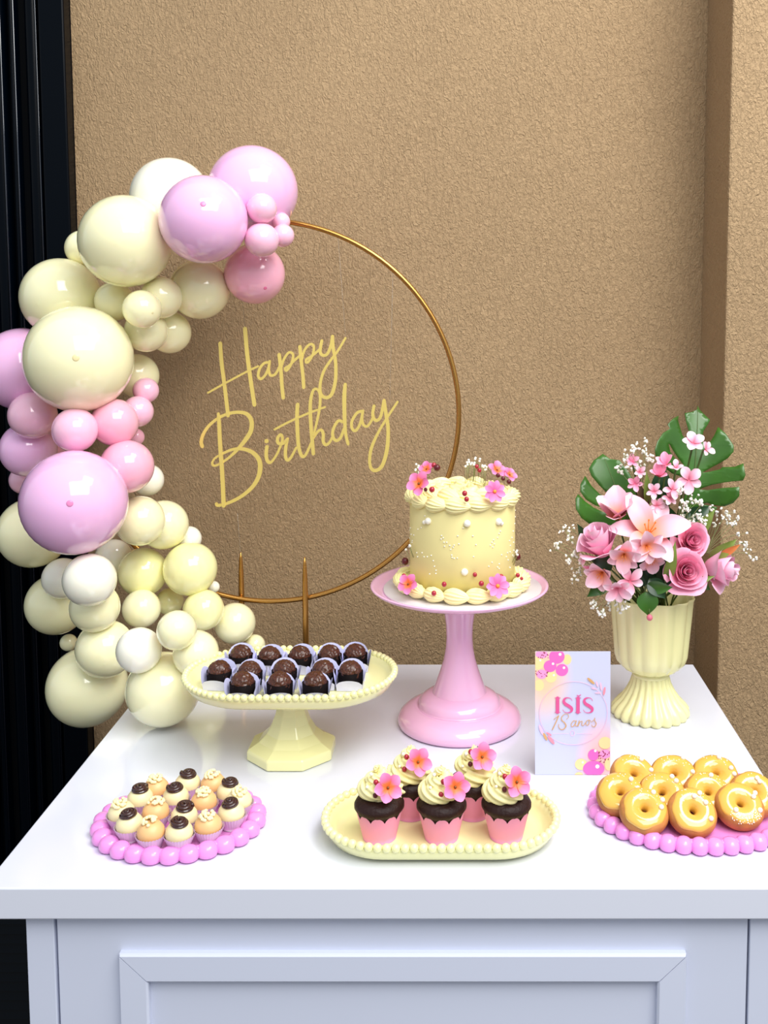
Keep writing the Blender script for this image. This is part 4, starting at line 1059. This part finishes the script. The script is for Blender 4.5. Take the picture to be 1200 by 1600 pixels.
def rose(label, px, py, Y, n, R, H, m, spin=0, nl=13):
    o = bloom('rose', label, 'rose', px, py, Y, n, 'pink roses of the bouquet', spin)
    spec = []
    for k in range(nl):
        t = k / (nl - 1); a = k * 2.4
        r = R * (0.12 + 0.80 * t ** 0.9); h = H * (0.98 - 0.40 * t ** 1.6); span = radians(235 - 110 * t); fla = R * 0.34 * t ** 2.0
        nu_, nv_ = 13, 8; vs, uv = [], []
        for j in range(nv_):
            v = j / (nv_ - 1)
            for i in range(nu_):
                u = -1 + 2 * i / (nu_ - 1); an = a + u * span / 2
                rad = r * (0.25 + 0.75 * sin(v * pi / 2) ** 0.8) + fla * v ** 3 * (1 + 0.25 * sin(5 * u + k))
                zz = h * v * (1 - 0.16 * u * u * v) - fla * 0.55 * v ** 5 - H * 0.35 + 0.0006 * sin(9 * u + k * 2) * v
                vs.append((rad * cos(an), rad * sin(an), zz)); uv.append((0.5 + u * .48, 0.01 + v * .98))
        MB().grid(vs, nv_, nu_, uvs=uv).build('petal', m, o, recalc=False)
    MB().lathe([(0.001, -H * .42), (R * .2, -H * .42), (R * .32, -H * .30), (R * .3, -H * .2)], 14).build('calyx', M_stem, o)
    return o
def lily(label, px, py, Y, n, L, Wd, e0, curl, m=None, cnt=6, spin=0, name='lily', cat='lily', stamens=True, cup=0.35, shape=1.05, group=None, stem=True):
    o = bloom(name, label, cat, px, py, Y, n, group or 'open pink lilies of the bouquet', spin, stem=stem)
    pa = mesh_of(petal(L, Wd, e0, curl, cup, shape, nu=9, nv=12, ruf=0.05), 'petal', m or M_lily)
    pb = mesh_of(petal(L * 0.92, Wd * 0.8, e0 - 0.15, curl * 1.1, cup, shape, nu=9, nv=12, ruf=0.07), 'petal', m or M_lily)
    for k in range(cnt):
        mesh_obj('petal', pa if k % 2 == 0 else pb, o, Matrix.Translation((0, 0, 0.0008 * (k % 2 == 0))) @ Matrix.Rotation(2 * pi * k / cnt + random.uniform(-.1, .1), 4, 'Z') @ Matrix.Rotation(random.uniform(-.12, .12), 4, 'X'))
    if stamens:
        mb = MB()
        for k in range(5):
            a = k * 1.257; q = Vector((cos(a) * L * .13, sin(a) * L * .13, L * .42)); mb.tube([(0, 0, 0), q * 0.6, q], L * 0.012, 5); mb.sphere(q, (L * .02, L * .02, L * .04), 6, 5)
        mb.build('stamens', M_orange, o)
    MB().lathe([(0.0006, -L * .2), (L * .05, -L * .12), (L * .09, 0.0), (L * .03, L * .02)], 10).build('throat', M_lily if stamens else M_stem, o)
    return o
Yb = Yv - 0.03
# large roses
rose('pink rose at the upper right of the bouquet, facing forward', 1080, 845, Yb - 0.02, (0.15, -1, 0.35), 0.0235, 0.032, M_rose, 0.3)
rose('pink rose directly above the vase rim, right of centre', 1071, 893, Yb - 0.045, (0.05, -1, 0.3), 0.0275, 0.036, M_rose, 1.2)
rose('large pale pink rose at the far right, seen from its side', 1120, 888, Yb - 0.02, (1.0, -0.65, 0.05), 0.0270, 0.052, M_rosel, 2.0, 10)
rose('large pale pink rose at the left of the bouquet', 938, 850, Yb - 0.03, (-0.45, -0.42, 0.95), 0.0290, 0.054, M_rosel, 0.2, 11)
# lilies
lily('largest open pink lily at the top centre of the bouquet', 1012, 836, Yb - 0.03, (0.02, -0.75, 0.75), 0.062, 0.036, 0.75, -0.55, spin=0.5)
lily('tall cupped pink lily at the upper left of the bouquet', 966, 812, Yb - 0.01, (-0.25, -0.55, 1.0), 0.048, 0.036, 1.15, -0.3, spin=0.2, stamens=False)
lily('small lily with orange throat below the largest lily', 1009, 852, Yb - 0.072, (0.15, -0.8, -0.15), 0.029, 0.020, 0.75, -0.7, spin=0.2)
lily('small lily with orange throat left of centre, facing down', 975, 865, Yb - 0.070, (-0.15, -0.8, -0.35), 0.028, 0.020, 0.75, -0.6, spin=0.9)
lily('small pink lily hanging below the orange throated ones', 1015, 872, Yb - 0.052, (0.2, -0.8, -0.5), 0.024, 0.018, 0.7, -0.5, spin=1.4)
lily('small pale lily at the lower left above the green leaf', 942, 893, Yb - 0.055, (-0.5, -0.8, -0.35), 0.030, 0.022, 0.9, -0.4, spin=0.1)
AG = 'small pink blossoms of the bouquet'
def small(label, px, py, Y, n, L, e0=0.6, cnt=5, spin=0.0, m=None, Wr=0.62):
    return lily(label, px, py, Y, n, L, L * Wr, e0, -0.35, m or M_alst, cnt, spin, 'small_blossom', 'flower', False, 0.3, 1.4, AG)
small('small open pink blossom hanging over the vase rim, right one of two', 984, 907, Yb - 0.07, (0.2, -1, 0.1), 0.022, 0.35, 5, 0.6)
small('small rose pink blossom over the vase rim, left one of two', 965, 918, Yb - 0.072, (-0.2, -1, -0.4), 0.023, 0.7, 6, 0.2)
small('pale pink blossom high in front of the right monstera leaf', 1083, 693, Yb + 0.0, (-0.05, -0.8, 0.7), 0.018, 0.55, 5, 0.2, M_alst, 0.75)
small('pale pink blossom right beside the highest one', 1102, 702, Yb + 0.0, (0.6, -0.8, 0.4), 0.014, 0.7, 4, 0.8, M_alst, 0.75)
small('open pink blossom with five petals below the highest blossoms', 1076, 750, Yb - 0.01, (0.1, -1, 0.15), 0.021, 0.3, 5, 0.5, M_alst, 0.72)
small('small pink blossom just left of the five petalled one', 1056, 732, Yb - 0.008, (-0.1, -0.7, 0.8), 0.013, 0.8, 4, 0.1)
small('pink bell shaped blossom at the top centre', 1040, 728, Yb - 0.005, (-0.3, -0.6, 0.9), 0.020, 1.1, 5, 0.1, M_rose)
small('deep pink bell shaped blossom left of the other bell', 1030, 745, Yb - 0.008, (-0.2, -0.6, 0.8), 0.020, 1.1, 5, 0.4, M_rose)
small('small pink blossom in the middle above the large lily', 1050, 765, Yb - 0.015, (0.3, -0.9, 0.4), 0.017, 0.5, 5, 0.4)
small('tiny pink blossom above the large lily, left of the middle', 1022, 768, Yb - 0.012, (-0.2, -1, 0.4), 0.013, 0.5, 5, 0.7)
small('tiny rose pink blossom just above the large lily', 1026, 790, Yb - 0.01, (0.1, -1, 0.3), 0.013, 0.5, 5, 0.7)
small('tiny white pink blossom above the right lily petals', 1046, 778, Yb - 0.015, (0.1, -1, 0.4), 0.013, 0.5, 5, 0.2)
small('tiny deep pink blossom high at the left of the middle', 988, 722, Yb + 0.005, (-0.2, -0.8, 0.6), 0.012, 0.7, 5, 0.2, M_rose)
small('tiny deep pink blossom beneath the high left one', 992, 756, Yb + 0.0, (-0.2, -1, 0.2), 0.013, 0.6, 5, 0.9, M_rose)
small('tiny pink blossom between the monstera leaves', 999, 738, Yb + 0.0, (0.2, -1, 0.4), 0.011, 0.6, 5, 0.5)
small('tiny pink buds left of the large left rose', 916, 872, Yb - 0.02, (-0.8, -0.7, -0.1), 0.013, 1.0, 4, 0.3)
small('lowest tiny pink bud left of the large left rose', 922, 886, Yb - 0.03, (-0.8, -0.7, -0.3), 0.010, 1.1, 4, 0.9, M_rose)

# monstera leaves from their outlines, curved and thick
def outline_leaf(label, pts, reg, scl, Y0, bend, name='monstera_leaf', cat='leaf', hole=None, m=None, midrib=None):
    pp = [P(reg[0] + x / scl, reg[1] + y / scl, Y0) for x, y in pts]
    c = sum(pp, Vector()) / len(pp)
    polys = [pp]
    if hole: polys.append([P(reg[0] + x / scl, reg[1] + y / scl, Y0) for x, y in hole])
    allp = [p for q in polys for p in q]
    tri = tessellate_polygon([[Vector((p.x - c.x, p.z - c.z, 0)) for p in q] for q in polys])
    bm = bmesh.new(); vs = [bm.verts.new((p.x - c.x, 0, p.z - c.z)) for p in allp]
    for t in tri:
        try: bm.faces.new([vs[i] for i in t])
        except ValueError: pass
    for it in range(5):
        lo = [e for e in bm.edges if e.calc_length() > 0.009]
        if not lo: break
        bmesh.ops.subdivide_edges(bm, edges=lo, cuts=1, use_grid_fill=False); bmesh.ops.triangulate(bm, faces=bm.faces)
    mr0, mr1 = [P(reg[0] + x / scl, reg[1] + y / scl, Y0) - c for x, y in midrib]
    ax = Vector((mr1.x - mr0.x, mr1.z - mr0.z)).normalized()
    for v in bm.verts:
        d = Vector((v.co.x - mr0.x, v.co.z - mr0.z)); al = d.dot(ax); ac = abs(d.x * ax.y - d.y * ax.x)
        v.co.y = bend[0] * ac * ac * 8 + bend[1] * al + bend[2] * al * al * 5
    bmesh.ops.recalc_face_normals(bm, faces=bm.faces)
    me = bpy.data.meshes.new(name); bm.to_mesh(me); bm.free(); me.materials.append(m or M_leaf)
    me.polygons.foreach_set('use_smooth', [True] * len(me.polygons))
    root = thing(name, label, cat, c, group='large split leaves of the bouquet')
    o = bpy.data.objects.new('blade', me); COL.objects.link(o); o.parent = root
    s = o.modifiers.new('solid', 'SOLIDIFY'); s.thickness = 0.0008
    a = Vector((mr0.x, -0.001 + 0, mr0.z)); b = Vector((mr1.x, 0, mr1.z))
    def yy(p):
        d = Vector((p.x - mr0.x, p.z - mr0.z)); al = d.dot(ax); return bend[1] * al + bend[2] * al * al * 5 - 0.0008
    L = [a.lerp(b, t / 8) for t in range(9)]; L = [Vector((p.x, yy(p), p.z)) for p in L]
    MB().tube(L, [0.0012 - 0.0009 * i / 8 for i in range(9)], 6).build('midrib', M_stem, root)
    e = MOUTH - c
    MB().tube(crom([L[0], L[0].lerp(e, .5) + Vector((0, .01, 0)), e], 5), 0.0016, 6).build('stem', M_stem, root)
    return root
LR = [(545, 250), (522, 150), (515, 62), (600, 50), (655, 28), (668, -10), (684, 30), (735, 85), (780, 130), (752, 178), (700, 245), (680, 310), (700, 385), (740, 372), (800, 290), (850, 198), (915, 262), (972, 372), (965, 430), (905, 505), (835, 555), (740, 612), (655, 662),
      (720, 652), (830, 618), (850, 596), (960, 580), (1036, 538), (1042, 650), (1018, 705), (880, 740), (740, 782), (610, 832), (700, 836), (850, 800), (930, 785), (985, 770), (978, 860), (925, 938), (850, 985), (760, 985), (690, 965), (640, 985), (785, 1000), (750, 1085), (690, 1140), (560, 1150), (480, 1080), (450, 960),
      (455, 800), (440, 700), (330, 660), (215, 570), (135, 470), (124, 390), (160, 315), (235, 240), (325, 205), (300, 160), (370, 108), (440, 82), (428, 130), (445, 200), (470, 290), (520, 330)]
outline_leaf('large glossy split monstera leaf at the top right of the bouquet', LR, (1000, 640), 6.667, Yv + 0.045, (-1.0, 0.08, 0.35), hole=[(296, 352), (315, 440), (385, 530), (452, 592), (458, 576), (405, 510), (345, 420), (312, 362)], midrib=((540, 900), (668, 0)))
LL = [(328, 320), (365, 345), (415, 350), (455, 400), (490, 470), (500, 560), (470, 640), (430, 700), (380, 715), (320, 700), (240, 672), (190, 632), (162, 585), (163, 535), (178, 516), (215, 555), (262, 590), (320, 618), (326, 600), (270, 578), (220, 545), (192, 505), (195, 470), (224, 430), (255, 480), (300, 525), (344, 546), (350, 530), (300, 480), (258, 430), (247, 395), (275, 355)]
outline_leaf('glossy split monstera leaf at the left of the bouquet', LL, (850, 620), 3.4286, Yv + 0.02, (-0.8, 0.1, 0.3), midrib=((450, 660), (330, 330)))
# plain leaves
def leaf(label, px, py, Y, tipx, tipy, Wd, m=None, tw=0.0, dy=-0.01, name='leaf', bend=0.35):
    a = P(px, py, Y); b = P(tipx, tipy, Y + dy); L = (b - a).length
    n = (b - a).normalized(); r = n.cross(Vector((0, -1, 0.15))).normalized(); nn = r.cross(n)
    Mx = Matrix((( r.x, n.x, nn.x, a.x), (r.y, n.y, nn.y, a.y), (r.z, n.z, nn.z, a.z), (0, 0, 0, 1))) @ Matrix.Rotation(tw, 4, 'Y')
    root = bpy.data.objects.new(name, None); COL.objects.link(root); tag(root, label, 'leaf', 'plain leaves of the bouquet'); root.matrix_basis = Mx
    pm = petal(L, Wd, bend, -2 * bend, 0.25, 0.72, nu=7, nv=14, pw=1.05); pm.uv = []
    pm.uv = [(0, 0)] * len(pm.v)
    pm.build('blade', m or M_leaf, root, recalc=False)
    stem_to(root, a, 0.0012)
    return root
leaf('dark green leaf hanging down over the front of the vase', 1010, 925, Yb - 0.055, 1012, 962, 0.030, M_leaf, dy=-0.004)
leaf('dark green pointed leaf at the lower left of the bouquet', 950, 905, Yb - 0.04, 917, 933, 0.022, M_leaf)
leaf('dark green leaf lying on the vase rim in the centre', 1015, 905, Yb - 0.05, 1040, 936, 0.024, M_leafd)
leaf('green leaf curling at the centre above the vase rim', 1010, 915, Yb - 0.052, 1052, 918, 0.020, M_leaf, 0.3)
leaf('yellow green leaf beneath the right rose', 1060, 915, Yb - 0.04, 1118, 900, 0.016, M_leafl)
leaf('dark leaf beneath the far right rose', 1085, 905, Yb - 0.02, 1110, 922, 0.018, M_leaf)
leaf('olive leaf standing between lily and roses', 1040, 910, Yb - 0.045, 1056, 845, 0.016, M_leafl)
leaf('light green leaf above the far right rose', 1108, 875, Yb - 0.01, 1152, 842, 0.020, M_leafl)
leaf('orange edged green leaf tip above the far right rose', 1125, 868, Yb - 0.015, 1158, 850, 0.010, mat('orange_leaf', (206, 120, 60), 0.5))
leaf('dark leaf behind the left rose, pointing up', 925, 860, Yb + 0.0, 902, 818, 0.020, M_leafd)
leaf('light green leaf right of the upper right rose', 1080, 840, Yb + 0.0, 1118, 795, 0.020, M_leafl)
leaf('narrow light green leaf between the monstera leaves', 1012, 790, Yb + 0.0, 1010, 735, 0.012, M_leafl)
leaf('brown green leaf in the middle above the largest lily', 1005, 800, Yb + 0.005, 1000, 755, 0.018, mat('brown_leaf', (86, 62, 40), 0.5))
for q, (a, b, c_, d_, w_) in enumerate([(1030, 900, 1028, 850, .04), (1040, 880, 1080, 800, .05), (1000, 900, 975, 860, .04), (1045, 860, 1035, 780, .05), (1020, 905, 1050, 870, .04), (985, 900, 1010, 870, .04), (1060, 830, 1110, 790, .04), (1030, 780, 1035, 725, .03)]):
    leaf(['dark broad leaf behind the stem of the largest lily','dark broad leaf behind the upper right rose','dark leaf beneath the small orange throated lilies','dark broad leaf rising behind the centre blossoms','dark leaf just above the vase rim between lilies and roses','dark leaf behind the two small rim blossoms','dark broad leaf in front of the right monstera base','dark leaf behind the bell shaped blossoms'][q], a, b, Yv - 0.02 + 0.004 * q, c_, d_, w_, M_leafd, dy=0.006)
for lab, a, b, c_, d_, w_ in (('deep green leaf low in the centre under the small lilies', 1022, 912, 1000, 885, .03), ('deep green leaf standing left of the lowest rose', 1038, 915, 1046, 870, .03),
    ('deep green leaf between the two small rim blossoms and the bud', 1000, 918, 992, 885, .026), ('deep green leaf under the upper right rose', 1050, 905, 1066, 862, .03), ('deep green leaf in the centre directly below the largest lily', 1030, 900, 1022, 868, .03), ('deep green leaf at the left above the small pale lily', 955, 890, 925, 870, .026)):
    leaf(lab, a, b, Yb - 0.03, c_, d_, w_, M_leafd, dy=0.004)
# hanging pink bud below the front leaf
o = bloom('flower_bud', 'tiny pink bud hanging in front of the vase under the leaf', 'flower', 1015, 965, Yb - 0.062, (0, -0.3, -1), stem=False)
MB().sphere((0, 0, 0), (0.0042, 0.0042, 0.0045), 12, 8).build('bud', mat('bud_pink', (214, 110, 130), 0.5, bump=.5, bscale=400), o)
MB().tube([(0, 0, -0.003), (0, 0.001, -0.012)], 0.0005, 5).build('stem', M_stem, o)

# gypsophila sprigs
def gyps(label, px, py, Y, pts, spread, per, root_px, seed):
    rnd = random.Random(seed); c = P(*root_px, Y)
    o = thing('gypsophila_sprig', label, 'flower', c, group='white gypsophila sprigs of the bouquet')
    st_, bl = MB(), MB()
    for (x, y) in pts:
        e = P(x, y, Y + rnd.uniform(-.02, .01)) - c
        m = e * 0.55 + Vector((rnd.uniform(-.004, .004), 0, rnd.uniform(-.002, .008)))
        st_.tube(crom([Vector((0, 0, 0)), m, e], 4), 0.00035, 4)
        for k in range(per):
            q = e + Vector((rnd.gauss(0, spread), rnd.gauss(0, spread), rnd.gauss(0, spread)))
            st_.tube([e * 0.93, q], 0.00022, 3)
            r = rnd.uniform(0.0014, 0.0026)
            for z in range(3):
                bl.sphere(q + Vector((rnd.uniform(-r, r), rnd.uniform(-r, r), rnd.uniform(-r, r))) * 0.6, r * 0.75, 6, 4)
    inv = MOUTH - c
    st_.tube(crom([Vector((0, 0, 0)), inv * .5, inv], 4), 0.0006, 5)
    st_.build('stems', M_gstem, o)
    b = bl.build('blossoms', M_gyp, o); b['kind'] = 'stuff'
gyps('airy white gypsophila sprig reaching out at the right of the bouquet', 0, 0, Yb + 0.0, [(1122, 800), (1130, 808), (1138, 815), (1148, 822), (1155, 835), (1163, 848), (1168, 860), (1150, 812), (1140, 800), (1112, 795), (1118, 822), (1172, 865)], 0.0038, 5, (1100, 865), 1)
gyps('airy white gypsophila sprig reaching out at the left of the bouquet', 0, 0, Yb - 0.01, [(866, 858), (875, 848), (885, 832), (895, 826), (878, 824), (890, 868), (900, 862), (908, 880), (898, 890), (903, 893), (890, 872), (870, 850), (897, 905), (888, 842)], 0.0038, 4, (935, 890), 2)
gyps('white gypsophila tuft in front of the right monstera leaf', 0, 0, Yb - 0.015, [(1062, 768), (1070, 765), (1065, 785), (1072, 790), (1075, 798), (1090, 785), (1085, 780), (1096, 788), (1082, 812), (1092, 806), (1100, 812), (1068, 805)], 0.0030, 6, (1062, 830), 3)
gyps('white and pink gypsophila tuft between the monstera leaves', 0, 0, Yb + 0.008, [(975, 712), (985, 708), (970, 725), (968, 735), (995, 722), (1005, 705), (1012, 720), (1020, 716), (985, 732), (1000, 735), (1008, 690), (992, 698)], 0.0034, 6, (1000, 770), 4)
gyps('white gypsophila tuft hanging at the lower left below the leaf', 0, 0, Yb - 0.05, [(925, 945), (932, 950), (938, 960), (930, 942), (942, 963), (955, 950), (962, 942), (975, 948), (968, 955), (980, 940), (950, 938)], 0.0030, 4, (960, 915), 5)
